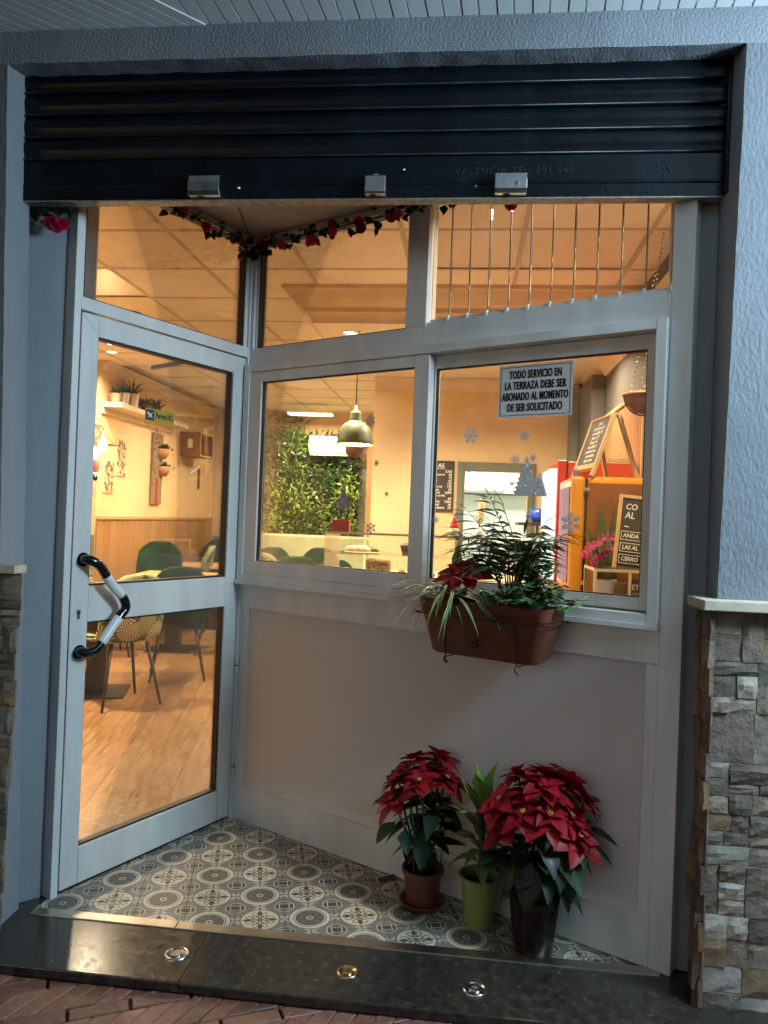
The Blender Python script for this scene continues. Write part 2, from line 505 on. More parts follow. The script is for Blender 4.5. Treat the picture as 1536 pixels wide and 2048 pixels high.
# encaustic tile floor of the entrance, lattice turned 15 degrees
tl_th, tl_s, tl_o = .2666, .171, Vector((.4985, .7435))
poly_v = [Vector(q) for q in ((-.105, .024), (-.075,.115), (B.x-.02, B.y-.06), (B.x+.03, B.y-.02), (1.99, .03), (1.99, .024))]
poly_ccw = list(reversed(poly_v))
def tile_material(name, kind):
    m = bpy.data.materials.new(name); m.use_nodes = True
    T = m.node_tree; b = T.nodes['Principled BSDF']; X.T = T
    uv = T.nodes.new('ShaderNodeUVMap'); sp = T.nodes.new('ShaderNodeSeparateXYZ'); T.links.new(uv.outputs[0], sp.inputs[0])
    u, v = X(sp.outputs[0]), X(sp.outputs[1])
    r = X.op('SQRT', u*u + v*v); a = X.op('ARCTAN2', v, u)
    au, av = u.abs(), v.abs()
    p, q = xmax(au, av), xmin(au, av)
    cream, dark, mid, lite = (.68,.59,.43), (.05,.042,.036), (.17,.145,.118), (.43,.37,.27)
    ns = T.nodes.new('ShaderNodeTexNoise'); ns.inputs['Scale'].default_value = 9; T.links.new(uv.outputs[0], ns.inputs['Vector']); ns.inputs['Detail'].default_value = 5
    c = cmix(ns.outputs['Fac'], (.17,.158,.142), (.27,.25,.22), T)
    # fans at the middle of each edge
    d = .5 - p
    fan = q.lt(.06 + d*1.15 + X.op('SINE', d*40.0)*.014) * p.lt(.5) * (1 - p.lt(.40))
    c = cmix(fan, c, lite, T)
    spine = q.lt(.012 + d*.12) * (1 - p.lt(.4)); c = cmix(spine, c, mid, T)
    c = cmix(xmax((q - d*.9 - .02), -1.0).abs().lt(.012) * (1 - p.lt(.41)), c, cream, T)
    # corner octagon and square
    cu, cv = .5 - au, .5 - av
    mx, mn = xmax(cu, cv), xmin(cu, cv)
    oc = xmax(mx, (cu + cv)*.72)
    c = cmix(oc.lt(.2), c, dark, T)
    c = cmix(oc.band(.18, .202), c, cream, T)
    c = cmix(oc.lt(.185) * (cu - cv).abs().lt(.06), c, mid, T)
    c = cmix(mx.lt(.112), c, cream, T)
    c = cmix(mx.lt(.09), c, (.10,.086,.07), T)
    c = cmix(oc.band(.135, .15) * (1-mx.lt(.105)), c, mid, T)
    # disc
    fa = (X.op('FRACT', a*(8/(2*pi)) + .5) - .5).abs() * (2*pi/8)      # angle to nearest of 8 spokes at 0,45..
    f2 = (X.op('FRACT', a*(8/(2*pi))) - .5).abs() * (2*pi/8)            # to spokes at 22.5,67.5..
    if kind == 'flower':
        c = cmix(r.lt(.40), c, dark, T); c = cmix(r.lt(.382), c, cream, T)
        t = xmax(xmin((p - .17)*(1/.19), 1.0), 0.0)
        c = cmix(q.lt(t*(1-t)*.17 + -.002, .008) * p.band(.17, .36), c, dark, T)
        c = cmix(q.lt(.008) * p.band(.03, .2), c, dark, T)
        t2 = xmax(xmin((r - .10)*(1/.22), 1.0), 0.0)
        w = X.op('SINE', f2)*r
        lob = t2*(1-t2)*(.26*(1.0)) * (.55 + t2*.9)
        c = cmix((w - lob*.75).abs().lt(.012) * r.band(.1, .315), c, dark, T)
        c = cmix(w.lt(.007)*r.band(.06,.2), c, dark, T)
        c = cmix(r.lt(.06), c, dark, T); c = cmix(r.lt(.042), c, mid, T)
        tt = xmax(xmin((q - .0)*12.0, 1.0), 0.0)
    else:
        c = cmix(r.lt(.43), c, dark, T); c = cmix(r.lt(.412), c, cream, T); c = cmix(r.lt(.335), c, dark, T); c = cmix(r.lt(.318), c, cream, T); c = cmix(r.lt(.29), c, dark, T)
        c = cmix(r.lt(.28), c, (.12,.10,.082), T)
        w = X.op('SINE', fa)*r
        t = xmax(xmin((r - .08)*(1/.19), 1.0), 0.0)
        pet = w.lt(.012 + t*.058)*r.lt(.265 - w*1.2)
        c = cmix(pet, c, (.19,.165,.14), T); c = cmix(w.lt(.01)*r.lt(.2), c, (.09,.075,.06), T)
        c = cmix(r.lt(.085), c, dark, T); c = cmix(r.lt(.075), c, cream, T); c = cmix(r.lt(.045), c, (.16,.14,.11), T)
    tc = T.nodes.new('ShaderNodeTexCoord'); n2 = T.nodes.new('ShaderNodeTexNoise'); n2.inputs['Scale'].default_value = 4; n2.inputs['Detail'].default_value = 6
    gm = T.nodes.new('ShaderNodeNewGeometry'); T.links.new(gm.outputs['Position'], n2.inputs['Vector'])
    hs = T.nodes.new('ShaderNodeHueSaturation'); mr = T.nodes.new('ShaderNodeMapRange'); mr.inputs[1].default_value=.3; mr.inputs[2].default_value=.7; mr.inputs[3].default_value = .7; mr.inputs[4].default_value = 1.12
    T.links.new(n2.outputs['Fac'], mr.inputs[0]); T.links.new(mr.outputs[0], hs.inputs['Value']); T.links.new(c, hs.inputs['Color'])
    T.links.new(hs.outputs[0], b.inputs['Base Color'])
    r2 = T.nodes.new('ShaderNodeMapRange'); r2.inputs[3].default_value = .3; r2.inputs[4].default_value = .55; T.links.new(n2.outputs['Fac'], r2.inputs[0]); T.links.new(r2.outputs[0], b.inputs['Roughness'])
    return m
m_tf, m_tr = tile_material('tile_flower', 'flower'), tile_material('tile_rosette', 'rosette')
mb = MB(); mb.prism([(-.11,.017),(-.1,.12),(B.x,B.y+.02),(2.02,.03),(2.02,.017)][::-1], -.06, -.0018)
entr = tag(mb.build('tiled_floor', mat('tile_grout', (.20,.18,.15), .9, var=.3, vs=30)), kind='structure')
cth, sth = cos(tl_th), sin(tl_th)
for i in range(-8, 12):
    for j in range(-4, 11):
        def L2(a, b): return tl_o + tl_s*Vector((a*cth + b*sth, a*sth - b*cth))
        g = .4945
        P = [L2(i-g, j+g), L2(i+g, j+g), L2(i+g, j-g), L2(i-g, j-g)]
        Q = clip_poly(P, poly_ccw)
        if len(Q) < 3: continue
        ar = abs(sum(Q[k].x*Q[(k+1) % len(Q)].y - Q[(k+1) % len(Q)].x*Q[k].y for k in range(len(Q))))/2
        if ar < .0006: continue
        mb = MB(); mb.prism(Q, -.0012, .0006)
        c = sum(Q, Vector((0,0)))/len(Q)
        o = mb.build('floor_tile', m_tf if (i+j) % 2 == 0 else m_tr, entr, origin=(c.x, c.y, 0))
        uvl = o.data.uv_layers.new(name='UVMap')
        for lp in o.data.loops:
            w = o.data.vertices[lp.vertex_index].co
            d = Vector((w.x + c.x, w.y + c.y)) - tl_o
            uu = (d.x*cth + d.y*sth)/tl_s - i; vv = (d.x*sth - d.y*cth)/tl_s - j
            uvl.data[lp.index].uv = (uu, vv)
th_ = tag(MB().build('threshold_strip', m_strip) if False else thing('threshold_strip', 'worn metal strip in two lengths along the front edge of the patterned tiles', 'threshold', (.9,.0,0)))
for x0, x1 in ((-.098, .415), (.417, 1.985)):
    mb = MB(); mb.box(x0, x1, -.022, .024, -.004, .004)
    mb.build('strip_length', m_strip, th_, bevel=.002)
# round floor locks in the step
def floor_lock(px, py, r, m, lab, brass):
    p = at_z(px, py, 0)
    t = thing('floor_lock', lab, 'floor lock', (p.x, p.y, 0), 'round floor locks for the shutter')
    Mx = TR(p.x, p.y, 0)
    mb = MB(Mx); mb.lathe([(0, .004), (r*.78, .004), (r*.8, .0055), (r*.97, .0045), (r, 0)], 32)
    mb.build('rim', m, t, smooth=True)
    mb = MB(Mx @ rotz(.4)); mb.lathe([(0, .0062), (r*.42, .0062), (r*.45, .004)], 24)
    pl = mb.build('plug', m, t)
    mb = MB(Mx @ rotz(.9)); mb.box(-r*.3, r*.3, -r*.07, r*.07, .006, .0068) if brass else mb.box(-r*.2, r*.2, -r*.2, r*.2, .006, .0068)
    mb.build('keyhole', m_ink if brass else m_galv, t)
floor_lock(354, 1909, .039, m_chrome, 'round steel floor lock at the left end of the granite step', 0)
floor_lock(696, 1945, .034, m_brass, 'round brass floor lock with a key slot in the middle of the step', 1)
floor_lock(950, 1979, .037, m_chrome, 'round shiny floor lock in front of the dark plastic poinsettia pot', 0)

# ================================================================== FACADE
def rough_box(mb, x0, x1, y0, y1, z0, z1, step_=.05, amp=.003, faces='front,under,side', xl=None):
    pass
def wob(p, amp):
    n = noise.noise_vector(p*14); n2 = noise.noise_vector(p*45)
    return p + n*amp + n2*amp*.5
facade = thing('facade_wall', 'rough grey stucco wall framing the shop entrance', 'wall', (.95, -.137, 0))
YF = -.137
def slab(fn, nu, nv, amp, name, m=m_stucco):
    mb = MB(); mb.grid(lambda a, b: wob(Vector(fn(a, b)), amp), nu, nv)
    return mb
XL0, XL1, XR0, XR1, ZL = -.15, -.228, 2.06, 2.108, 2.846     # left edge bottom/top, right edge bottom/top, lintel
xl = lambda z: XL0 + (XL1-XL0)*z/ZL
xr = lambda z: XR0 + (XR1-XR0)*z/ZL
lint = MB()
lint.grid(lambda a, b: wob(Vector((-2.7 + a*7.0, YF, ZL + b*(.5))), .003), 160, 12)
lint.grid(lambda a, b: wob(Vector((-.24 + a*2.37, YF + b*.118, ZL + .02*b)), .003 if b < .9 else .004), 150, 10)
lint.add([(-2.7,YF+.004,ZL+.03),(4.3,YF+.004,ZL+.03),(4.3,.3,ZL+.03),(-2.7,.3,ZL+.03),(-2.7,YF+.004,3.35),(4.3,YF+.004,3.35),(4.3,.3,3.35),(-2.7,.3,3.35)],
         [(0,3,2,1),(4,5,6,7),(2,3,7,6),(1,2,6,5),(3,0,4,7)])
lint.build('lintel', m_stucco, facade, smooth=True, fix=False)
lp = MB()
lp.grid(lambda a, b: wob(Vector((-2.7 + a*(xl(b*ZL)+2.7), YF, b*ZL)), .0022), 60, 70)
lp.build('left_pier', m_pier, facade, smooth=True, fix=False)
lr = MB()
lr.grid(lambda a, b: wob(Vector((xl(b*2.87) - .004*a, YF + a*.145, b*2.87)), .0018), 8, 70)
lr.build('left_reveal', m_reveal, facade, smooth=True, fix=False)
lr = MB()   # behind the guide slot: the jamb turns in to the door frame
lr.grid(lambda a, b: wob(Vector((xl(b*2.87) - .035 + a*(-.128 - xl(b*2.87) + .035), .03 + a*.068, b*2.87)), .0016), 10, 60)
lr.add([(-2.7,.02,0),(-.3,.02,0),(-.12,.11,0),(-.12,.30,0),(-2.7,.30,0),(-2.7,.02,2.87),(-.3,.02,2.87),(-.12,.11,2.87),(-.12,.30,2.87),(-2.7,.30,2.87)],
       [(2,3,8,7),(3,4,9,8),(4,0,5,9),(0,4,3,2,1),(5,6,7,8,9)])
lr.build('left_jamb', m_reveal, facade, smooth=True, fix=False)
rp = MB()
rp.grid(lambda a, b: wob(Vector((xr(b*ZL) + a*(4.3-xr(b*ZL)), YF, b*ZL)), .0022), 60, 70)
rp.build('right_pier', m_pier, facade, smooth=True, fix=False)
rr = MB()
rr.grid(lambda a, b: wob(Vector((2.088 + a*(xr(b*2.87) - 2.088), .0 + a*(YF), b*2.87)), .0016), 8, 60)
rr.build('right_reveal', m_reveal, facade, smooth=True, fix=False)
rr = MB()
rr.grid(lambda a, b: wob(Vector((2.012 + a*.082, .045 - a*.028, b*2.87)), .0014), 8, 60)
rr.add([(2.012,.05,0),(2.11,.02,0),(4.3,.02,0),(4.3,.30,0),(2.012,.30,0),(2.012,.05,2.87),(2.11,.02,2.87),(4.3,.02,2.87),(4.3,.30,2.87),(2.012,.30,2.87)],
       [(0,4,9,5),(2,3,8,7),(3,4,9,8),(0,4,3,2,1),(5,6,7,8,9)])
rr.build('right_jamb', m_reveal, facade, smooth=True, fix=False)
for x0 in (-.262, 2.092):
    mb = MB(); mb.box(x0, x0+.03, .008, .03, 0, 2.87)
    mb.build('shutter_guide', m_gask, facade)

# ------------------------------------------------------------------ stone cladding
def stone_mesh(w, h, d, seed):
    rnd = random.Random(seed); mb = MB()
    nx, nz = 3, 3
    cx = [0, rnd.uniform(.25,.4), rnd.uniform(.6,.75), 1]; cz = [0, rnd.uniform(.25,.4), rnd.uniform(.6,.75), 1]
    f = []
    for j in range(4):
        for i in range(4):
            edge = i in (0, 3) or j in (0, 3)
            dep = d*(rnd.uniform(.5,.75) if edge else rnd.uniform(.7, 1.05))
            f.append(((cx[i]-.5)*w + rnd.uniform(-.002,.002), -dep, (cz[j]-.5)*h + rnd.uniform(-.0015,.0015)))
    back = [(-w/2, 0, -h/2), (w/2, 0, -h/2), (w/2, 0, h/2), (-w/2, 0, h/2)]
    fs = [(j*4+i, j*4+i+1, j*4+i+5, j*4+i+4) for j in range(3) for i in range(3)]
    rim = [0,1,2,3,7,11,15,14,13,12,8,4]
    vs = f + back
    fs += [(16,17,3,2,1,0), (17,18,15,11,7,3), (18,19,12,13,14,15), (19,16,0,4,8,12)]
    mb.add(vs, fs)
    return mb
def clad(root, x0f, x1f, zs, M, seed, rev=False):
    """courses of split stone on the outer face of frame M between x0f(z) and x1f(z)"""
    rnd = random.Random(seed)
    for zi in range(len(zs)-1):
        za, zb = zs[zi], zs[zi+1]
        x = x0f((za+zb)/2); xe = x1f((za+zb)/2)
        while x < xe - .01:
            w = min(rnd.choice((.06,.075,.09,.11,.14,.17)), xe-x)
            if xe - x - w < .03: w = xe-x
            k = rnd.choice((1,2,2,3,3)) if w > .05 else 1
            cuts = sorted([za] + [za + (zb-za)*((q+1)/k + rnd.uniform(-.08,.08)) for q in range(k-1)] + [zb])
            for q in range(k):
                h = cuts[q+1]-cuts[q]
                xa = x
                ws = [w]
                if k > 1 and w > .12 and rnd.random() < .6:
                    t = w*rnd.uniform(.35,.65); ws = [t, w-t]
                for wi in ws:
                    d = rnd.choice((.012,.014,.016,.019,.022))
                    mb = stone_mesh(wi-.0015, h-.0015, d, rnd.random())
                    c = M @ Vector((xa+wi/2, 0, (cuts[q]+cuts[q+1])/2))
                    mb.v = [M.to_3x3() @ p + c for p in mb.v]
                    rr_ = rnd.random()
                    mb.build('stone', m_stone_w if rr_ < .14 else m_stone_b if rr_ < .24 else m_stone, root, origin=c, fix=False)
                    xa += wi
            x += w
sc = thing('stone_cladding', 'split grey stone cladding with a sandstone ledge on the right pier', 'stone cladding', (2.3, YF, 0))
zs = [-.03 + i*.1489 for i in range(9)]
MF = frameM((0, YF, 0), (1, 0))
clad(sc, lambda z: xr(z)-.018, lambda z: 2.62, [.0+z if z > 0 else -.045 for z in zs], MF, 5)
MS = frameM((2.047, YF-.012, 0), (0, -1))        # reveal side, facing left
MS.translation = Vector((2.052, -.137, 0))
def side_clad():
    rnd = random.Random(9)
    for zi in range(14):
        z0, z1 = .0 + zi*.0826, .0 + (zi+1)*.0826
        y = -.165
        while y < -.035:
            w = min(rnd.choice((.05,.07,.1)), -.03 - y)
            d = rnd.choice((.008,.014,.02,.026))
            mb = stone_mesh(w-.002, z1-z0-.002, d, rnd.random())
            R = Matrix.Rotation(-pi/2, 3, 'Z')
            c = Vector((2.068, y+w/2, (z0+z1)/2))
            mb.v = [R @ p + c for p in mb.v]
            mb.build('side_stone', m_stone_b if rnd.random() < .4 else m_stone, sc, origin=c, fix=False)
            y += w
side_clad()
mb = MB(); mb.prism([(2.022,-.03),(2.022,-.185),(2.028,-.192),(2.66,-.192),(2.66,-.12),(2.075,-.12),(2.075,-.03)][::-1], 1.163, 1.194)
mb.build('ledge', m_ledge, sc, bevel=.003)
sl_ = thing('stone_cladding', 'narrow split stone cladding with a pale ledge left of the glass door', 'stone cladding', (-.35, YF, 0))
clad(sl_, lambda z: -.62, lambda z: -.128 + .02*z + random.uniform(-.006,.008), [-.045 + i*.0867 for i in range(15)], MF, 21)
mb = MB(); mb.box(-.66, -.098, -.19, -.12, 1.171, 1.198); mb.build('ledge', m_ledge, sl_, bevel=.003)

# ------------------------------------------------------------------ canopy soffit
ZS = 2.957
can = thing('canopy_soffit', 'white slatted canopy ceiling above the entrance', 'canopy', (.9, -1.5, ZS))
def plank_mesh(L, w):
    mb = MB(); e = .003
    pr = [(0,.012),(0,0),(w*.47,0),(w*.485,.005),(w*.515,.005),(w*.53,0),(w-e*2.0,0),(w-e*1.2,.012)]
    mb.sweep([(-p[0], p[1]) for p in pr], 0, L)
    return mb
pm = plank_mesh(3.6, .107).mesh('soffit_plank', m_soff, (0,0,0))
x = .46
dirp = Vector((-.08, -1, 0)).normalized()
for i in range(-1, 34):
    inst('soffit_plank', pm, can, (.405 + i*.107, -.125, ZS), orient(dirp), (1,1,1))
d43 = Vector((-sin(radians(43)), -cos(radians(43)), 0)); n43 = Vector((-d43.y, d43.x, 0))
pm2 = plank_mesh(5.0, .0775).mesh('soffit_plank', m_soff, (0,0,0))
for i in range(0, 40):
    p = Vector((.462 - i*.106, -.115, ZS - .004))
    inst('soffit_plank', pm2, can, p, orient(d43))
mb = MB(); mb.box(-3.2, 4.2, -4.2, -.13, ZS+.02, ZS+.08); mb.build('canopy_deck', m_soff, can)
# shape the boundary: the slanted section is laid 4 mm below the straight one

# ------------------------------------------------------------------ roller shutter
m_lip = mat('worn_lit_shutter_lip', (.035,.042,.05), .3, var=.5, vs=18, stretch=(1,6,6), spec=.5)  # lighter tone for slat lips that are worn and catch the light
shu = thing('roller_shutter', 'half raised black metal roller shutter across the top of the entrance', 'shutter', (.93, 0, 2.437))
zl = [2.572, 2.648, 2.725, 2.801, 2.878, 2.954]
prof = [(0,0),(-.005,.001),(-.0075,.003),(-.0075,.006),(-.004,.0085),(-.001,.012),(-.003,.024),(-.006,.036),(-.007,.046),(-.006,.056),(-.003,.065),(-.001,.071),(0,.0745),(.008,.0745),(.008,0)]
mb = MB(); mb.sweep(prof, -.262, 2.09); sm = mb.mesh('slat', m_shut, (0,0,0), smooth=False)
for i, z in enumerate(zl[:4]):
    o = inst('slat', sm, shu, (0, .002, z))
    md = o.modifiers.new('bevel', 'BEVEL'); md.width = .002; md.segments = 2; md.limit_method = 'ANGLE'; md.angle_limit = radians(20)
    mb = MB(); mb.tube([(-.26, -.0075, z+.0045), (.9, -.0078, z+.0045), (2.085, -.0075, z+.0045)], .0021, 6)
    WL[o.name] = Vector((0, .002, z)); mb.build('worn_lit_lip', m_lip, o, smooth=True)
mb = MB(); mb.sweep([(-.002,2.437),(-.002,2.478),(-.0055,2.481),(-.0055,2.486),(-.002,2.489),(-.002,2.5715),(.010,2.5715),(.010,2.437)], -.262, 2.088)
mb.build('bottom_bar', m_shut, shu, bevel=.0015)
mb = MB(); mb.box(-.262, 2.088, -.0015, .045, 2.4325, 2.4365)
mb.build('bottom_lip', m_galv, shu)
mb = MB(); mb.box(2.083, 2.115, -.03, .012, 2.437, 2.87); mb.build('guide_channel', m_shut, shu, bevel=.002)
def shutter_lock(px, wd, ht, lab, key):
    c = at_y(px, 382, 0)
    z0 = 2.439
    mb = MB(TR(c.x, -.002, z0))
    if key != 2:
        mb.sweep([(0,0),(-.026,0),(-.036,.012),(-.036,ht*.62),(-.026,ht),(0,ht)], -wd/2, wd/2)
    else:
        mb.sweep([(0,0),(-.03,0),(-.034,.006),(-.034,ht*.86),(-.03,ht*.9),(0,ht*.9)], -wd/2, wd/2)
        mb.lathe([(0,.02),(.013,.02),(.015,.017),(.015,0)], 16, M=TR(0,-.004,ht*.9-.004) @ Matrix.Rotation(pi/2, 4, 'X'))
    o = mb.build('shutter_lock', m_chrome, shu, bevel=.003)
    mb = MB(TR(c.x, -.002, z0)); mb.lathe([(0,-.0006),(.012,-.0006),(.0125,.001)], 16, M=TR(-wd*.12, -.014, 0))
    mb.build('lock_hole', m_ink, o)
    if key == 1:
        mb = MB(TR(c.x, -.002, z0)); mb.lathe([(0,.002),(.008,.002),(.0095,0)], 16, M=TR(wd*.18, -.0365, ht*.42) @ Matrix.Rotation(pi/2, 4, 'X'))
        mb.build('key_cylinder', m_galv, o)
        mb = MB(TR(c.x, -.002, z0)); mb.box(wd*.18-.0012, wd*.18+.0012, -.0395, -.038, ht*.42-.004, ht*.42+.004)
        mb.build('key_slot', m_ink, o)
    return o
shutter_lock(420, .108, .068, '', 0)
shutter_lock(755, .068, .066, '', 2)
shutter_lock(1020, .102, .066, '', 1)
m_emb = mat('embossed_shutter_paint', (.012,.017,.023), .28, var=.1, spec=.6)
zt = lambda px, py: at_y(px, py, 0)
p0, p1 = zt(905, 352), zt(1150, 356)
text('VALENCIA TEL. 691 543', .032, faceM(Matrix.Identity(4), (p0.x+p1.x)/2, -.002, 2.521), m_emb, 'embossed_lettering', shu, ext=.0022, xs=1.02, space=1.12)
for px, py in ((483,384),(485,380),(809,348),(948,385),(951,381),(1120,392),(1310,340),(1330,345),(1335,352),(1323,360),(1290,392),(1345,392),(1210,388)):
    p = zt(px, py); mb = MB(TR(p.x, -.003, p.z)); mb.lathe([(0,.003),(.0035,.002),(.005,0)], 8, M=Matrix.Rotation(pi/2, 4, 'X'))
    mb.build('rivet', m_chrome if px in (483,809,951) else m_shut, shu, smooth=True)

# ================================================================== DOOR
T0, T1 = -.022, .026
dr = thing('glass_door', 'white aluminium glass door with a zigzag pull handle', 'door', (A.x, A.y, 0))
def bar(root, name, M, x0, x1, z0, z1, y0=T0, y1=T1, m=m_alu, bv=.002):
    mb = MB(M); mb.box(x0, x1, y0, y1, z0, z1); return mb.build(name, m, root, bevel=bv)
bar(dr, 'lock_stile', MD, .004, .078, .012, 2.098)
bar(dr, 'hinge_stile', MD, .803, .880, .012, 2.098)
bar(dr, 'top_rail', MD, .0785, .8025, 2.022, 2.098)
bar(dr, 'mid_rail', MD, .0785, .8025, .972, 1.104)
bar(dr, 'bottom_rail', MD, .0785, .8025, .012, .145)
def bead(root, M, x0, x1, z0, z1, w=.006, y0=T0-.002, y1=T0+.018, m=m_alu):
    mb = MB(M)
    mb.box(x0, x0+w, y0, y1, z0, z1); mb.box(x1-w, x1, y0, y1, z0, z1)
    mb.box(x0+w, x1-w, y0, y1, z0, z0+w); mb.box(x0+w, x1-w, y0, y1, z1-w, z1)
    return mb.build('glazing_bead', m, root)
for z0, z1 in ((1.104, 2.022), (.145, .972)):
    bead(dr, MD, .0785, .8025, z0+.0005, z1-.0005, .007, -.012, .016, m_gask)
    mb = MB(MD); mb.box(.085, .796, .0, .006, z0+.007, z1-.007)
    mb.build('pane', m_glass, dr)
# seam lines on the rails (mitred look) and the sweep under the door
mb = MB(MD); mb.box(.01, .875, -.012, .012, -.0, .0118); mb.build('door_sweep', m_gask, dr)
def mitre(root, M, x, z, dx, dz, L, y=T0):
    mb = MB(M); a = math.atan2(dz, dx); mb.box(.001, L, y-.0003, y+.0006, -.0005, .0005, M=TR(x, 0, z) @ Matrix.Rotation(-a, 4, 'Y')); mb.build('mitre_joint', m_alud, root)
mitre(dr, MD, .005, 2.097, .0735, -.0745, .104); mitre(dr, MD, .879, 2.097, -.0755, -.0745, .105)
mitre(dr, MD, .0785, .146, 0, -1, .13); mitre(dr, MD, .803, .146, 0, -1, .13)
# zigzag handle
def hp(px, py, off): return at_wall(px, py, MD, -off)
hk = [hp(166,1119,.024), hp(172,1119,.05), hp(184,1122,.066), hp(200,1132,.075), hp(213,1152,.076), hp(226,1172,.076), hp(243,1191,.076), hp(251,1206,.076), hp(250,1219,.076), hp(240,1232,.076), hp(222,1257,.076), hp(207,1279,.076), hp(193,1298,.075), hp(176,1306,.066), hp(162,1304,.05), hp(158,1304,.024)]
def smooth_path(P, n=6):
    out = []
    for i in range(len(P)-1):
        p0, p1, p2, p3 = P[max(i-1,0)], P[i], P[i+1], P[min(i+2,len(P)-1)]
        for k in range(n):
            t = k/n
            out.append(.5*((2*p1) + (p2-p0)*t + (2*p0-5*p1+4*p2-p3)*t*t + (3*p1-p0-3*p2+p3)*t**3))
    out.append(P[-1]); return out
path = [MD @ p for p in smooth_path(hk)]
hd_o = None
hroot = MB(); hroot.tube(path, .0172, 16)
hobj = hroot.build('pull_handle', m_black, dr, smooth=True)
for i0, i1 in ((4.1, 6.0), (9.2, 11.4)):
    a, b = int(i0*6), int(i1*6)
    mb = MB(); mb.tube(path[a:b+1], .0178, 16)
    mb.build('white_grip', m_white, hobj, smooth=True)
for px, py in ((166,1119),(158,1304)):
    p = hp(px, py, .022); mb = MB(MD @ TR(p.x, T0, p.z) @ Matrix.Rotation(pi/2, 4, 'X')); mb.lathe([(0,.006),(.024,.006),(.026,.004),(.026,0)], 20)
    mb.build('rosette', m_black, hobj, smooth=False)
p = hp(156, 1228, .022)
mb = MB(MD @ TR(p.x, T0, p.z)); mb.lathe([(0,.004),(.0085,.004),(.010,0)], 16, M=TR(0,0,.006) @ Matrix.Rotation(pi/2, 4, 'X')); mb.box(-.0055,.0055,-.004,0,-.018,.004)
ko = mb.build('lock_cylinder', m_chrome, dr)
mb = MB(MD @ TR(p.x, T0, p.z)); mb.box(-.001,.001,-.0055,-.004,.001,.012); mb.build('key_slot', m_ink, ko)

df = thing('door_frame', 'white aluminium door frame with a transom pane over the door', 'door frame', (A.x, A.y, 0))
bar(df, 'lock_post', MD, -.036, -.008, 0, 2.655, -.03, .04)
bar(df, 'hinge_post', MD, .8845, .921, 0, 2.655, -.03, .04)
bar(df, 'transom_rail', MD, -.0075, .884, 2.104, 2.150, -.03, .04)
bar(df, 'head_rail', MD, -.0075, .884, 2.625, 2.655, -.03, .04)
bar(df, 'transom_stile', MD, -.0075, .006, 2.1505, 2.6245, -.02, .03)
bar(df, 'transom_stile', MD, .862, .8835, 2.1505, 2.6245, -.02, .03, m_alu)
bead(df, MD, .0065, .8615, 2.151, 2.6245, .005, -.018, .016, m_gask)
mb = MB(MD); mb.box(.011, .857, .0, .006, 2.156, 2.6195); mb.build('pane', m_glass, df)
for z in (1.92, 1.24, .98-.28, .24):
    mb = MB(MD); mb.tube([(.8825,-.034,z-.045),(.8825,-.034,z-.004)], .0065, 10); mb.tube([(.8825,-.034,z),(.8825,-.034,z+.045)], .0065, 10)
    h = mb.build('hinge', m_alu, df, smooth=True)
    mb = MB(MD); mb.box(.876,.889,-.042,-.03,z-.0038,z-.0004); mb.build('hinge_gap', m_gask, h)

# ================================================================== SHOP WINDOW
sw = thing('shop_window', 'white aluminium shop window with sliding sashes over a frosted lower panel', 'shop window', (B.x, B.y, 0))
F0, F1 = -.03, .04
bar(sw, 'corner_post', MW, .004, .052, 0, 2.655, F0, F1)
bar(sw, 'end_post', MW, 1.905, 1.974, 0, 2.655, F0, F1)
bar(sw, 'mullion', MW, .886, .982, 2.1455, 2.6245, F0, F1)
bar(sw, 'transom_rail', MW, .0525, 1.9045, 2.065, 2.145, F0, F1)
bar(sw, 'head_rail', MW, .0525, 1.9045, 2.625, 2.655, F0, F1)
bar(sw, 'sill_rail', MW, .0525, 1.9045, .962, 1.0905, F0, F1)
bar(sw, 'bottom_rail', MW, .0525, 1.9045, 0.002, .158, F0, F1)
bar(sw, 'panel_stile', MW, .0525, .09, .1585, .9615, F0+.004, F1)
bar(sw, 'panel_stile', MW, 1.865, 1.9045, .1585, .9615, F0+.004, F1)
mb = MB(MW); mb.box(.0525, 1.9045, F0-.004, F0-.0005, .1555, .1595); mb.build('panel_ledge', m_alu, sw, bevel=.002)
# fixed transom pane on the left
bar(sw, 'transom_stile', MW, .0525, .066, 2.1455, 2.6245, -.02, .03)
bead(sw, MW, .0665, .8855, 2.1455, 2.6245, .006, -.018, .016, m_gask)
mb = MB(MW); mb.box(.072, .880, 0, .006, 2.151, 2.619); mb.build('pane', m_glass, sw)
# folding glass leaves on the right
mb = MB(MW); mb.box(.9825, 1.9045, -.024, .03, 2.1455, 2.158); mb.build('lower_track', m_alu, sw, bevel=.001)
nl = 11; wl_ = (1.898 - .988)/nl
for i in range(nl):
    x0 = .988 + i*wl_
    y = .002 * (i % 2)
    mb = MB(MW); mb.box(x0+.001, x0+wl_-.003, -.004+y, .002+y, 2.172, 2.619)
    g = mb.build('glass_leaf', m_glass, sw)
    mb = MB(MW); mb.box(x0+wl_-.0028, x0+wl_+.0008, -.005+y, .003+y, 2.172, 2.619); mb.build('leaf_edge', m_glass_edge, g)
    mb = MB(MW); mb.box(x0+.001, x0+wl_-.003, -.010, .012, 2.1585, 2.1725); mb.build('leaf_shoe', m_alu, g)
    mb = MB(MW); mb.box(x0+wl_-.009, x0+wl_+.001, -.014, .0, 2.161, 2.181); mb.build('leaf_clip', m_white, g)
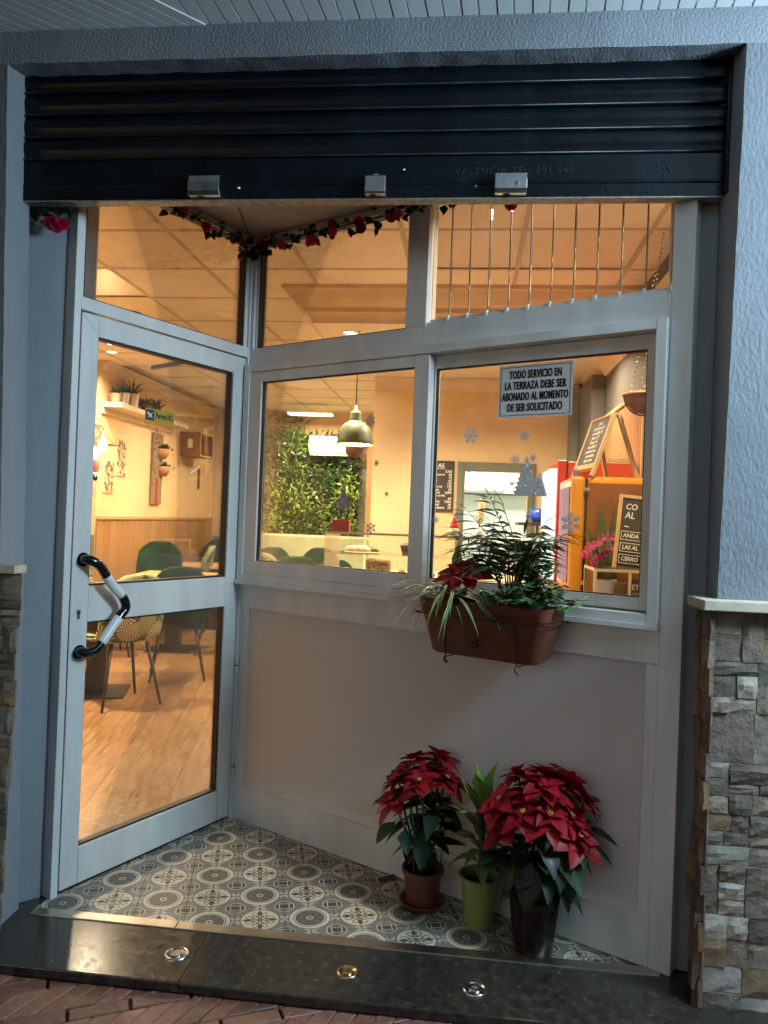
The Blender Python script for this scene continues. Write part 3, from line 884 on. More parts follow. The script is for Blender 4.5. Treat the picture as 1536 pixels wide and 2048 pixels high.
# sliding window: outer frame and two sashes
sd = thing('sliding_window', 'two pane white sliding window with winter stickers', 'window', (B.x, B.y, 1.09))
def frame4(root, name, x0, x1, z0, z1, w, y0, y1, wb=None, wt=None, wr=None):
    mb = MB(MW); wb = wb or w; wt = wt or w; wr = wr or w
    mb.box(x0, x0+w, y0, y1, z0, z1); mb.box(x1-wr, x1, y0, y1, z0, z1)
    mb.box(x0+w+.0003, x1-wr-.0003, y0+.0006, y1, z0, z0+wb); mb.box(x0+w+.0003, x1-wr-.0003, y0+.0006, y1, z1-wt, z1)
    return mb.build(name, m_alu, root, bevel=.0015)
frame4(sd, 'outer_frame', .036, 1.9045, 1.0912, 2.0645, .034, -.062, .038, wb=.03, wt=.034)
mb = MB(MW); mb.box(.03, 1.91, -.07, -.0305, 1.072, 1.0905); mb.build('sill', m_alu, sd, bevel=.002)
s1 = frame4(sd, 'left_sash', .072, 1.022, 1.1225, 2.029, .068, -.056, -.018, wb=.058, wt=.045, wr=.066)
bead(s1, MW, .1405, .9555, 1.181, 1.9835, .004, -.046, -.03, m_gask)
mb = MB(MW); mb.box(.1445, .9515, -.04, -.034, 1.185, 1.9795); mb.build('pane', m_glass, s1)
s2 = frame4(sd, 'right_sash', .965, 1.868, 1.1225, 2.029, .06, -.012, .026, wb=.045, wt=.05, wr=.036)
bead(s2, MW, 1.0255, 1.8315, 1.168, 1.9785, .004, -.004, .012, m_gask)
mb = MB(MW); mb.box(1.0295, 1.8275, .003, .009, 1.172, 1.9745); mb.build('pane', m_glass, s2)
mb = MB(MW); mb.box(.072, 1.868, -.0165, -.0135, 1.1215, 1.1275); mb.build('track_rib', m_alud, sd)
# frosted panel
mf = bpy.data.materials.new('frosted_film_glass'); mf.use_nodes = True
T = mf.node_tree; bs_ = T.nodes['Principled BSDF']
tc = T.nodes.new('ShaderNodeTexCoord'); ns = T.nodes.new('ShaderNodeTexNoise'); ns.inputs['Scale'].default_value = 3.5; ns.inputs['Detail'].default_value = 10; ns.inputs['Roughness'].default_value = .72
T.links.new(tc.outputs['Object'], ns.inputs['Vector'])
T.links.new(cmix(ns.outputs['Fac'], (.56,.565,.56), (.68,.685,.68), T), bs_.inputs['Base Color'])
bs_.inputs['Roughness'].default_value = .42
nb = T.nodes.new('ShaderNodeTexNoise'); nb.inputs['Scale'].default_value = 22; T.links.new(tc.outputs['Object'], nb.inputs['Vector'])
bp = T.nodes.new('ShaderNodeBump'); bp.inputs['Strength'].default_value = .25; bp.inputs['Distance'].default_value = .004; T.links.new(nb.outputs[0], bp.inputs['Height']); T.links.new(bp.outputs[0], bs_.inputs['Normal'])
trn = T.nodes.new('ShaderNodeBsdfTranslucent'); trn.inputs[0].default_value = (.75,.72,.68,1)
rfr = T.nodes.new('ShaderNodeBsdfRefraction'); rfr.inputs['Roughness'].default_value = .5; rfr.inputs['IOR'].default_value = 1.3; rfr.inputs[0].default_value = (.9,.88,.85,1)
x1_ = T.nodes.new('ShaderNodeMixShader'); x1_.inputs[0].default_value = .7; T.links.new(trn.outputs[0], x1_.inputs[1]); T.links.new(rfr.outputs[0], x1_.inputs[2])
x2_ = T.nodes.new('ShaderNodeMixShader'); x2_.inputs[0].default_value = .2; T.links.new(bs_.outputs[0], x2_.inputs[1]); T.links.new(x1_.outputs[0], x2_.inputs[2])
T.links.new(x2_.outputs[0], T.nodes['Material Output'].inputs[0])
mb = MB(MW); mb.box(.0905, 1.8645, -.0245, -.0185, .1585, .9615); mb.build('frosted_panel', mf, sw)
# entrance ceiling and the fascia above the frames
m_vceil = mat('entrance_ceiling_board', (.36,.35,.33), .6, var=.08, vs=4)
vc = MB(); vc.prism([(-.3,.012),(-.3,.10),(-.128,.115),(-.115,.16),(B.x-.03,B.y+.03),(B.x+.03,B.y+.03),(2.0,.05),(2.10,.03),(2.10,.012)][::-1], 2.658, 2.69)
vco = tag(vc.build('entrance_ceiling', m_vceil), kind='structure')
mb = MB(); mb.tube([(.42,.02,2.6575),(.30,.9,2.6575)], .0025, 6); mb.build('board_joint', m_gask, vco)
fs_ = MB(MD); fs_.box(-.06, .93, -.01, .05, 2.6905, 2.99)
fs_.M = MW; fs_.box(-.0, 2.06, -.01, .05, 2.6905, 2.99)
tag(fs_.build('header', m_reveal), kind='structure')

# ------------------------------------------------------------------ notice, stickers
def on_glass(px, py, M, y): return at_wall(px, py, M, y)
nt = thing('paper_notice', 'white laminated terrace payment notice taped inside the right window pane', 'notice', MW @ Vector((1.40, .0, 1.78)))
c0, c1 = on_glass(996, 835, MW, .0), on_glass(1147, 722, MW, .0)
s0, s1_, z0, z1 = c0.x, c1.x, 1.777, 1.967
mb = MB(MW); mb.box(s0, s1_, .0, .0016, z0, z1); mb.build('sheet', m_paper, nt)
mb = MB(MW); w = .0018; i = .007
mb.box(s0+i, s1_-i, -.0009, -.0001, z0+i, z0+i+w); mb.box(s0+i, s1_-i, -.0009, -.0001, z1-i-w, z1-i); mb.box(s0+i, s0+i+w, -.0009, -.0001, z0+i+w, z1-i-w); mb.box(s1_-i-w, s1_-i, -.0009, -.0001, z0+i+w, z1-i-w)
mb.build('border_line', m_ink, nt)
for k, (l, sx) in enumerate((('TODO SERVICIO EN', .718), ('LA TERRAZA DEBE SER', .84), ('ABONADO AL MOMENTO', .905), ('DE SER SOLICITADO', .75))):
    for q in (-1, 0, 1):
        text(l, .0405, faceM(MW, (s0+s1_)/2 + q*.0011, -.0006 - (q+1)*.00008, z1 - .037 - k*.0395), m_ink, 'lettering', nt, ext=.0003, off=.0007, fit=sx*(s1_-s0)-.002, space=1.09)

m_yel = mat('yellow_sticker', (.42,.30,.015), .4, var=.05)
m_blue = mat('navy_print', (.01,.02,.09), .35, var=.05)
pn = thing('dog_sign', 'small yellow Perros NO sticker on the glass of the door', 'sign', MD @ Vector((.42, 0, 1.77)))
a0, a1 = on_glass(290, 832, MD, -.001), on_glass(349, 832, MD, -.001)
zz0, zz1 = on_glass(320, 846, MD, -.001).z, on_glass(320, 820, MD, -.001).z
mb = MB(MD); mb.box(a0.x, a1.x, -.0016, -.0004, zz0, zz1); mb.build('yellow_panel', m_yel, pn)
hq = zz1 - zz0
mb = MB(MD); mb.box(a0.x+.004, a0.x+.004+(a1.x-a0.x)*.27, -.0024, -.0017, zz0+.006, zz1-.006); mb.build('blue_square', m_blue, pn)
cx = a0.x+.004+(a1.x-a0.x)*.135; cz = (zz0+zz1)/2; wq = (a1.x-a0.x)*.1; hh = hq*.25
mb = MB(MD)   # a small dog in profile with a bar across it
mb.box(cx-wq*.55, cx+wq*.5, -.003, -.0025, cz-hh*.15, cz+hh*.4); mb.box(cx-wq*.95, cx-wq*.45, -.003, -.0025, cz+hh*.15, cz+hh*.75)
for dx in (-.5, -.2, .2, .42): mb.box(cx+wq*dx, cx+wq*(dx+.12), -.003, -.0025, cz-hh*.85, cz-hh*.1)
mb.box(-wq*1.1, wq*1.1, -.0036, -.0031, -hh*.09, hh*.09, M=TR(cx, 0, cz) @ Matrix.Rotation(.75, 4, 'Y')); mb.box(-wq*1.1, wq*1.1, -.0036, -.0031, -hh*.09, hh*.09, M=TR(cx, 0, cz) @ Matrix.Rotation(-.75, 4, 'Y'))
mb.build('dog_pictogram', m_paper, pn)
text('Perros NO', hq*.62, faceM(MD, a0.x+(a1.x-a0.x)*.655, -.002, cz), m_blue, 'lettering', pn, ext=.0003, off=.0008, fit=(a1.x-a0.x)*.60)

# winter stickers on the sliding panes
m_snow = mat('glitter_white_sticker', (.84,.85,.92), .35, var=.3, vs=300)
m_snowd = mat('sticker_back_print', (.34,.31,.36), .45, var=.2, vs=200)
m_bead = mat('silver_dot', (.85,.86,.9), .15, metal=.8)
def flake_mb(M, r, style):
    mb = MB(M)
    for k in range(6):
        R = Matrix.Rotation(k*pi/3, 4, 'Y')
        if style == 0:      # crystal with side barbs
            mb.box(r*.1, r, -.0008, 0, -r*.07, r*.07, M=R)
            for t, l in ((.45,.32),(.7,.26)):
                for sg in (-1, 1):
                    mb.box(0, r*l, -.0008+sg*.0001, sg*.0001, -r*.06, r*.06, M=R @ TR(r*t,0,0) @ Matrix.Rotation(sg*pi/3.2, 4, 'Y'))
        elif style == 1:    # pointed star petals
            mb.add([(0,0,0),(r*.55,0,-r*.15),(r,0,0),(r*.55,0,r*.15)], [(0,1,2,3)], M=R)
            mb.add([(0,-.0004,0),(r*.3,-.0004,-r*.06),(r*.62,-.0004,0),(r*.3,-.0004,r*.06)], [(0,1,2,3)], M=R @ Matrix.Rotation(pi/6, 4, 'Y'))
        else:               # burst
            mb.add([(0,0,0),(r*.6,0,-r*.08),(r,0,0),(r*.6,0,r*.08)], [(0,1,2,3)], M=R)
            mb.add([(0,-.0004,0),(r*.5,-.0004,-r*.1),(r*.85,-.0004,0),(r*.5,-.0004,r*.1)], [(0,1,2,3)], M=R @ Matrix.Rotation(pi/6, 4, 'Y'))
    mb.lathe([(0,-.001),(r*.13,-.001),(r*.15,0)], 12, M=TR(0,0,0) @ Matrix.Rotation(-pi/2, 4, 'X'))
    return mb
flakes = [  # px, py, radius m, style, pane (0 left,1 right), label
    (942, 871, .030, 0, 1, 'large barbed snowflake sticker high on the right pane above the menu board'),
    (1049, 871, .022, 1, 1, 'star shaped snowflake sticker just under the terrace notice'),
    (1030, 919, .022, 2, 1, 'burst snowflake sticker touching the left side of the treetop sticker'),
    (1066, 916, .016, 1, 1, 'small snowflake sticker right of the treetop sticker'),
    (938, 939, .015, 1, 1, 'small dark snowflake sticker at the top left corner of the kitchen doorway'),
    (1024, 967, .015, 1, 1, 'small snowflake sticker left of the middle of the tall tree sticker'),
    (968, 996, .014, 1, 1, 'small snowflake sticker over the kitchen doorway above the palm'),
    (917, 1029, .022, 2, 1, 'burst snowflake sticker below the menu board near the planter palm'),
    (1141, 1046, .034, 0, 1, 'large barbed snowflake sticker in front of the yellow refrigerator edge'),
    (1150, 943, .015, 1, 1, 'small snowflake sticker in front of the red refrigerator top'),
    (741, 842, .022, 0, 0, 'barbed snowflake sticker overlapping the right side of the pendant lamp'),
    (676, 872, .012, 1, 0, 'tiny snowflake sticker over the left side of the pendant lamp'),
    (753, 926, .0155, 1, 0, 'dark star snowflake sticker on the left pane, upper of two on the bare column'),
    (773, 988, .0135, 1, 0, 'dark star snowflake sticker on the left pane, lower of two on the bare column'),
    (742, 1056, .022, 0, 0, 'barbed snowflake sticker just above the pastry case edge'),
    (697, 922, .022, 2, 0, 'burst snowflake sticker below the pendant lamp in front of the plant wall'),
    (872, 1040, .016, 1, 1, 'small snowflake sticker at the left edge of the right pane'),
]
for px, py, r, st, pane, lab in flakes:
    y = -.0405 if pane == 0 else .0025
    p = on_glass(px, py, MW, y)
    M = MW @ TR(p.x, p.y, p.z) @ Matrix.Rotation(random.uniform(0, .5), 4, 'Y')
    o = flake_mb(M, r*1.12, st).build('snowflake_sticker', m_snow if pane else m_snowd, fix=False)
    tag(o, lab, 'sticker', 'winter stickers on the sliding panes')
def tree_sticker(px, pyt, pyb, w, pane, name, lab, px2=None):
    y = -.0405 if pane == 0 else .0025
    b, t = on_glass(px, pyb, MW, y), on_glass(px, pyt, MW, y)
    H = t.z - b.z; rt = thing(name, lab, 'sticker', MW @ Vector((b.x, y, b.z)), 'winter stickers on the sliding panes')
    pts_all = []
    def one(cx, H, w):
        mb = MB(MW); n = 9; pr = []
        for k in range(n):
            t = k/n; hw = w*(1-t)**.9
            pr += [(hw, t*H), (hw*.70, (t+.35/n)*H)]
        pr.append((0, H))
        vs = [(cx+q[0], y-.0006, b.z+q[1]) for q in pr] + [(cx-q[0], y-.0006, b.z+q[1]) for q in pr[:-1]]
        m_ = len(pr)
        fs = []
        for k in range(m_-2): fs.append((k, k+1, m_+k+1, m_+k))
        fs.append((m_-2, m_-1, 2*m_-2))
        mb.add(vs, fs); mb.build('tree_shape', m_snow if pane else m_snowd, rt, fix=False)
        rnd = random.Random(int(px))
        mb = MB(MW)
        for k in range(18):
            t = rnd.uniform(.05, .85); xx = rnd.uniform(-.7, .7)*w*(1-t)
            mb.lathe([(0,.002),(.002,.0012),(.0028,0)], 8, M=TR(cx+xx, y-.0006, b.z+t*H) @ Matrix.Rotation(pi/2, 4, 'X'))
        mb.build('silver_dots', m_bead, rt, smooth=True)
    one(b.x, H, w)
    if px2: one(on_glass(px2, pyb, MW, y).x, H*.58, w*.62)
tree_sticker(1051, 912, 992, .058, 1, 'tree_sticker', 'silver dotted pair of fir tree stickers on the right pane', 1078)
tree_sticker(686, 962, 1018, .035, 0, 'tree_sticker', 'dark fir tree sticker on the left pane in front of the plant wall')

# ------------------------------------------------------------------ terrace lamp under the canopy, right of the frame
LX, LY, LZ = 3.25, -1.0, 2.52
tlp = thing('terrace_lamp', 'cool white tube lamp hanging under the canopy right of the entrance', 'lamp', (LX, LY, ZS))
mb = MB(); mb.tube([(LX,LY-.25,ZS-.001),(LX,LY-.25,LZ+.02)], .005, 6); mb.tube([(LX,LY+.25,ZS-.001),(LX,LY+.25,LZ+.02)], .005, 6); mb.box(LX-.02, LX+.02, LY-.3, LY+.3, LZ+.02, LZ+.045); mb.build('lamp_body', m_white, tlp, bevel=.003)
m_tube = emat('cool_tube', (.58,.83,1.0), 60)
mb = MB(); mb.tube([(LX,LY-.29,LZ),(LX,LY+.29,LZ)], .018, 12); mb.build('lamp_tube', m_tube, tlp, smooth=True)
for dy in (-.15, .15):
    al = bpy.data.lights.new('terrace_lamp_light', 'POINT'); al.energy = 118; al.color = (.58,.83,1.0); al.shadow_soft_size = .22
    ao = bpy.data.objects.new('terrace_lamp_light', al); COL.objects.link(ao); ao.parent = tlp; ao.location = (0, dy, LZ-.05-ZS)
shu.location.y -= .03
# ================================================================== INTERIOR
ZC, ZLOW = 2.82, 2.62
XW, XE, YB, YK = -2.25, 2.32, 8.0, 4.2
WARM = (1.0, .79, .54)
m_cream = mat('cream_stucco', (.62,.44,.25), .8, var=.06, vs=2, bump=.5, bs=55, bd=.006)
m_cream_k = mat('rough_cream_stucco', (.68,.53,.31), .8, var=.06, vs=2, bump=.5, bs=70, bd=.006)
m_oak = mat('oak_panel', (.23,.12,.045), .45, var=.2, vs=5, stretch=(9,9,.7), rnd=.10, col2=(.36,.205,.09), det=8)
m_trim = mat('oak_trim', (.42,.27,.13), .4, var=.1, vs=8, stretch=(9,1,9))
m_floor = mat('wood_floor', (.15,.076,.029), .34, var=.2, vs=4, stretch=(17,1.1,17), rnd=.14, col2=(.31,.17,.073), det=8, rvar=.1)
m_ctile = mat('mineral_ceiling_tile', (.82,.76,.67), .75, var=.04, vs=5, bump=.25, bs=140, bd=.001, rnd=.02)
m_cbar = mat('ceiling_grid_bar', (.52,.45,.37), .6, var=.05)
m_opal = mat('opal_light_panel', (.78,.68,.58), .3, var=.03)
m_dado = mat('sage_dado_paint', (.16,.18,.13), .6, var=.08)
m_greyp = mat('dark_grey_paint_shade', (.10,.095,.085), .7, var=.08)
m_crown = mat('cream_moulding', (.62,.51,.38), .6, var=.05)
m_velvet = mat('green_velvet', (.014,.034,.022), .8, var=.2, vs=5, spec=.08)
m_teal = mat('teal_velvet', (.020,.054,.042), .8, var=.2, vs=5, spec=.08)
m_leg = mat('dark_metal_leg', (.02,.014,.011), .4, var=.1)
m_top = mat('table_oak', (.50,.27,.11), .4, var=.15, vs=5, stretch=(8,1,8))
m_pine = mat('pale_pine', (.60,.40,.19), .5, var=.1, vs=6, stretch=(8,8,1))
m_slate = mat('chalkboard', (.022,.020,.018), .6, var=.25, vs=6)
m_chalk = mat('chalk', (.80,.78,.70), .8, var=.1, vs=60)
m_clay = mat('clay_pot', (.36,.19,.09), .7, var=.15)
m_zinc = mat('zinc_pot', (.5,.49,.46), .35, metal=.8, var=.15, vs=12)
m_steelg = mat('brushed_grey', (.45,.45,.44), .4, metal=.7)
m_kwhite = mat('kitchen_white', (.78,.80,.78), .4, var=.02)
m_dframe = mat('sage_door_frame', (.13,.145,.10), .5, var=.08)
lf_dark = leafmat('dark_leaf', (.018,.045,.014), (.035,.075,.022), rnd=.35, rough=.38)
lf_mid = leafmat('mid_leaf', (.06,.14,.03), (.11,.22,.05), rnd=.35)
lf_lite = leafmat('light_leaf', (.18,.32,.05), (.32,.45,.10), rnd=.3)

# floor
fl = MB()
fl.prism([(-3.4,.30),(-.03,.30),(B.x-.05,B.y+.04),(B.x+.05,B.y+.06),(1.6,.33),(2.4,.33),(2.4,YB+.1),(-3.4,YB+.1)], -.06, .006)
floor = tag(fl.build('wood_floor', mat('floor_seam', (.12,.06,.028), .6)), kind='structure')
ang = radians(12); ca, sa = cos(ang), sin(ang)
regs = [[Vector(q) for q in ((-3.0,1.03),(2.35,1.03),(2.35,6.2),(-3.0,6.2))], [Vector(q) for q in ((-3.0,.31),(-.04,.31),(.25,1.03),(-3.0,1.03))], [Vector(q) for q in ((.42,1.03),(1.6,.36),(2.35,.36),(2.35,1.03))]]
PW, PL = .182, 1.22
for i in range(-22, 22):
    for j in range(-4, 8):
        x0, y0 = i*PW, j*PL + (i*.37 % 1)*PL
        P = [Vector((px*ca - py*sa, px*sa + py*ca)) for px, py in ((x0+.0008,y0+.0008),(x0+PW-.0008,y0+.0008),(x0+PW-.0008,y0+PL-.0008),(x0+.0008,y0+PL-.0008))]
        for K in regs:
            Q = clip_poly(P, K)
            if len(Q) < 3: continue
            c = sum(Q, Vector((0,0)))/len(Q)
            if c.x > .6 and c.y > 1.6: continue      # under the counters
            mb = MB(); mb.prism([Vector(((q-c).x*ca + (q-c).y*sa, -(q-c).x*sa + (q-c).y*ca)) for q in Q], .004, .012)
            me = mb.mesh('floor_plank', m_floor, (0,0,0))
            o = inst('floor_plank', me, floor, (c.x, c.y, 0), Matrix.Rotation(ang, 3, 'Z'))
# ceiling tiles on a 60 cm grid
cl = MB(); cl.box(-3.5, 2.4, .05, YB+.1, ZC+.012, ZC+.06)
ceil = tag(cl.build('ceiling', m_cbar), kind='structure')
tm_ = MB(); tm_.box(-.288,.288,-.288,.288,-.001,.010); tmesh = tm_.mesh('ceiling_tile', m_ctile, (0,0,0))
tm_ = MB(); tm_.box(-.288,.288,-.288,.288,.004,.011); pmesh = tm_.mesh('light_panel', m_opal, (0,0,0))
x_off, y_off = -.24, 1.255
for i in range(-6, 5):
    for j in range(-2, 12):
        cx_, cy_ = x_off + .6*i + .3, y_off + .6*j + .3
        if cx_ > .35 and cy_ > 2.5: continue
        if cx_ < -2.3 and cy_ > 4.7: continue
        if cx_ > -.05 and cy_ < .4: continue
        if (i, j) in ((-2, 1), (3, 0), (2, 0)): inst('light_panel', pmesh, ceil, (cx_, cy_, ZC))
        else: inst('ceiling_tile', tmesh, ceil, (cx_, cy_, ZC), None, (1, 1, 1))
for i in range(-6, 6):
    mb = MB(); x = x_off + .6*i; mb.box(x-.012, x+.012, .1, YB, ZC-.004, ZC-.0012); mb.build('grid_bar', m_cbar, ceil)
for j in range(-2, 12):
    mb = MB(); y = y_off + .6*j; mb.box(-3.4, 2.35, y-.012, y+.012, ZC-.0038, ZC-.001); mb.build('grid_bar', m_cbar, ceil)
# walls
def wall(name, m, boxes):
    mb = MB()
    for b in boxes: mb.box(*b)
    return tag(mb.build(name, m), kind='structure')
wl = wall('left_wall', m_cream, [(XW-.1, XW, 4.6, YB, 0, ZC+.01), (-3.4, XW-.1005, 4.6, 4.7, 0, ZC+.01), (-3.5, -3.4, .3, 4.7, 0, ZC+.01)])
wb = wall('back_wall', m_cream, [(XW-.1, .62, YB, YB+.1, 0, ZC+.01)])
wf = wall('front_wall', m_cream, [(-3.5, -.13, .301, .33, 0, ZC+.01), (2.06, 2.4, .301, .33, 0, ZC+.01)])
wr = wall('right_wall', m_greyp, [(XE, XE+.1, .3, YK+.2, 0, ZC+.01)])
wk = wall('counter_wall', m_cream_k, [(.485, 1.30, YK, YK+.12, 0, ZC), (1.84, XE, YK, YK+.12, 0, ZC), (1.3005, 1.8395, YK, YK+.12, 1.83, ZC), (.487, .6, YK+.1205, YB, 0, ZC)])
# cornices
def cornice(prnt, M, L, h=.09, name='cornice', m=m_crown):
    mb = MB(M); mb.sweep([(0,0),(0,-h),(-.012,-h),(-.02,-h*.8),(-.05,-h*.35),(-.075,-h*.2),(-.08,0)], 0, L)
    return mb.build(name, m, prnt)
cornice(wl, frameM((XW, YB, ZC-.005), (0,-1)), YB-4.6) if False else None
def cornice_x(prnt, X_, y0, y1, z, sgn, h=.09):
    mb = MB(); pr = [(0,0),(0,-h),(.012,-h),(.02,-h*.8),(.05,-h*.35),(.075,-h*.2),(.08,0)]
    vs = [(X_+sgn*p[0], y0, z+p[1]) for p in pr] + [(X_+sgn*p[0], y1, z+p[1]) for p in pr]; n = len(pr)
    mb.add(vs, [tuple(range(n)), tuple(range(n, 2*n))] + [(i, (i+1) % n, n+(i+1) % n, n+i) for i in range(n)])
    return mb.build('cornice', m_crown, prnt)
cornice_x(wl, XW+.0005, 4.602, YB-.002, ZC-.005, 1)
cornice_x(wr, XE-.0005, .34, YK-.002, ZLOW-.003, -1, .11)
mb = MB(); mb.sweep([(0,0),(0,-.1),(-.012,-.1),(-.02,-.08),(-.05,-.035),(-.075,-.02),(-.08,0)], .49, XE-.082, M=TR(0, YK-.0006, ZLOW-.003)); mb.build('cornice', m_crown, wk)
# oak wainscot in boards
y = 4.605
while y < YB-.02:
    y1 = min(y+.142, YB-.01); mb = MB(); mb.box(XW+.0005, XW+.018, y+.0006, y1-.0006, .02, 1.27); mb.build('wainscot_board', m_oak, wl, bevel=.001, seg=1, origin=(XW, y, 0)); y = y1
mb = MB(); mb.box(XW+.0005, XW+.032, 4.602, YB-.01, 1.271, 1.305); mb.build('wainscot_cap', m_trim, wl, bevel=.004)
mb = MB(); mb.box(-3.38, XW-.002, 4.585, 4.5995, 0, 1.12); mb.build('dado', m_dado, wl)
mb = MB(); mb.box(XW+.04, -1.3, YB-.012, YB-.0005, 0, 1.05); mb.build('dado', m_dado, wb)
# lowered ceiling over the counter, crown moulding on two sides
lc = MB(); lc.box(.305, XE, 2.305, YK, ZLOW, ZC-.002)
low = tag(lc.build('lowered_ceiling', mat('smooth_ceiling_paint', (.80,.73,.63), .6, var=.03)), kind='structure')
prof_c = [(0,0),(0,.004),(.012,.03),(.03,.05),(.045,.06),(.045,.085),(.085,.10),(.12,.13),(.15,.165),(.165,.175),(.165,.199)]
mb = MB(); vs = []; fs = []
for d, z in prof_c:
    vs += [(XE, 2.3045-d, ZLOW+z), (.3045-d, 2.3045-d, ZLOW+z), (.3045-d, YK, ZLOW+z)]
for i in range(len(prof_c)-1):
    for k in range(2): fs.append((i*3+k, i*3+k+1, (i+1)*3+k+1, (i+1)*3+k))
mb.add(vs, fs); mb.build('crown_moulding', m_crown, low, fix=False)
# right wall: oak panels below, dark paint above
for k in range(7):
    y0 = .45 + k*.41; mb = MB(); mb.box(XE-.022, XE-.0005, y0, y0+.404, .0, 2.16); mb.build('wall_panel', m_oak, wr, bevel=.002, seg=1)
mb = MB(); mb.box(XE-.034, XE-.0005, .45, 3.33, 2.162, 2.188); mb.build('panel_cap', m_trim, wr, bevel=.003)
mb = MB(); mb.box(XE-.10, XE-.0008, 3.34, YK-.002, 0, ZLOW-.1); mb.build('pilaster', m_greyp, wr, bevel=.004)  # dark grey puts the shade of the wall return into its colour
mb = MB(); mb.box(XE-.16, XE-.1008, 3.98, YK-.002, 0, ZLOW-.1); mb.build('pilaster', m_dado, wr, bevel=.004)

# kitchen doorway and the room behind
kd = thing('kitchen_doorway', 'sage green framed doorway to the bright white kitchen', 'doorway', (1.57, YK, 0))
for a_, b_, z0, z1, n_ in ((1.235,1.2995,0,1.905,'jamb'), (1.8405,1.905,0,1.905,'jamb'), (1.30,1.84,1.831,1.905,'head')):
    mb = MB(); mb.box(a_, b_, YK-.03, YK-.0005, z0, z1); mb.box(a_+.018, b_-.018, YK-.038, YK-.0302, z0, z1-.018); mb.build(n_, m_dframe, kd, bevel=.003)
kt = wall('kitchen_room', m_kwhite, [(.85, 2.4, 6.4, 6.5, 0, 2.6), (.75, .85, YK+.13, 6.5, 0, 2.6), (2.3205, 2.42, YK+.13, 6.5, 0, 2.6), (.75, 2.42, YK+.13, 6.5, 2.6, 2.66)])
hd = thing('extractor_hood', 'white extractor hood with a grey strip seen through the kitchen doorway', 'hood', (1.6, 6.1, 1.6))
mb = MB(); mb.box(1.0, 2.2, 5.85, 6.39, 1.70, 1.86); mb.build('hood_body', m_kwhite, hd, bevel=.01)
mb = MB(); mb.box(1.0, 1.72, 5.84, 5.849, 1.715, 1.735); mb.build('grey_strip', m_steelg, hd)
tag(hd, None)
fr = thing('white_cabinet', 'tall pale cabinet at the back of the bright kitchen', 'cabinet', (1.6, 6.1, 0))
mb = MB(); mb.box(1.1, 1.62, 6.0, 6.39, 0, 1.69); mb.build('door_panel', mat('pale_mint', (.62,.68,.62), .4, var=.04), fr, bevel=.005)
mb = MB(); mb.box(1.625, 2.15, 6.0, 6.39, 0, 1.69); mb.build('door_panel', MATS['pale_mint'], fr, bevel=.005)
mb = MB(); mb.box(1.585, 1.60, 5.96, 5.999, .9, 1.2); mb.build('grip', m_chrome, fr)

# ------------------------------------------------------------------ lights of the room; some downlights are unseen, added to brighten it
def disk_light(name, x, y, z, e, col=WARM, r=.06, spread=2.6):
    l = bpy.data.lights.new(name, 'AREA'); l.shape = 'DISK'; l.size = r*2; l.energy = e; l.color = col; l.spread = spread
    o = bpy.data.objects.new(name, l); COL.objects.link(o); o.location = (x, y, z); return o
m_glow = emat('warm_lamp_glow', (1.0,.80,.5), 14)
def downlight(x, y, z, e, lab, grp='recessed ceiling downlights'):
    t = thing('downlight', lab, 'downlight', (x, y, z), grp)
    mb = MB(TR(x, y, z)); mb.lathe([(.042,-.001),(.046,-.006),(.058,-.005),(.06,-.001)], 24); mb.build('ring', m_white, t, smooth=True)
    mb = MB(TR(x, y, z)); mb.lathe([(0,-.003),(.041,-.003)], 20); mb.build('lens', m_glow, t)
    o = disk_light('downlight_lamp', x, y, z-.012, e); o.parent = t; o.location = (0, 0, -.012)
p = at_z(700, 665, ZLOW); downlight(p.x, p.y, ZLOW, 42, 'bright downlight in the lowered ceiling above the shop window transom')
downlight(1.25, 2.7, ZLOW, 28, 'added unseen downlight along the lowered ceiling over the counter')  # unseen, added with the next one for general light over the counter
downlight(1.95, 2.75, ZLOW, 24, 'added unseen downlight in the lowered ceiling nearest the right wall')
p = at_z(223, 703, ZC); downlight(p.x, p.y, ZC-.002, 34, 'lower of two downlights on the ceiling behind the top of the door')
p = at_z(224, 687, ZC); downlight(p.x, p.y, ZC-.002, 30, 'upper of two downlights on the ceiling behind the top of the door')
downlight(-1.55, 2.2, ZC-.004, 120, 'added hidden ceiling downlight above the table nearest the door')  # added out of sight behind the jamb to light floor and step
downlight(-1.1, 5.6, ZC-.004, 60, 'added unseen ceiling downlight above the far dining tables')  # added with the next one for general light in the room
downlight(-.4, 4.0, ZC-.004, 56, 'added unseen ceiling downlight between tables and counter')
downlight(1.95, .72, ZC-.004, 22, 'added hidden ceiling downlight above the yellow refrigerator')  # added out of sight near the front to brighten the interior
lp_ = thing('ceiling_light', 'long glowing light fitting below the ceiling in front of the plant wall', 'ceiling light', (-.72, 7.2, ZC))
mb = MB(); mb.box(-1.01, -.43, 7.1, 7.3, ZC-.13, ZC-.10); mb.box(-.95, -.94, 7.19, 7.21, ZC-.0995, ZC-.001); mb.box(-.5, -.49, 7.19, 7.21, ZC-.0995, ZC-.001); mb.build('housing', m_white, lp_, bevel=.003)
mb = MB(); mb.box(-1.0, -.44, 7.11, 7.29, ZC-.145, ZC-.1305); mb.build('diffuser', emat('panel_glow', (1.0,.86,.62), 6), lp_)
o = disk_light('ceiling_light_lamp', -.72, 7.2, ZC-.16, 60, (1,.80,.5), .15, pi); o.parent = lp_; o.location = (0,0,-.16)
kl = thing('kitchen_light', 'round white ceiling lamp inside the kitchen', 'ceiling light', (1.6, 5.2, 2.6))
mb = MB(TR(1.6, 5.2, 2.6)); mb.lathe([(0,-.05),(.12,-.045),(.15,-.02),(.15,-.001)], 24); mb.build('diffuser', emat('kitchen_glow', (.95,1,.92), 4), kl, smooth=True)
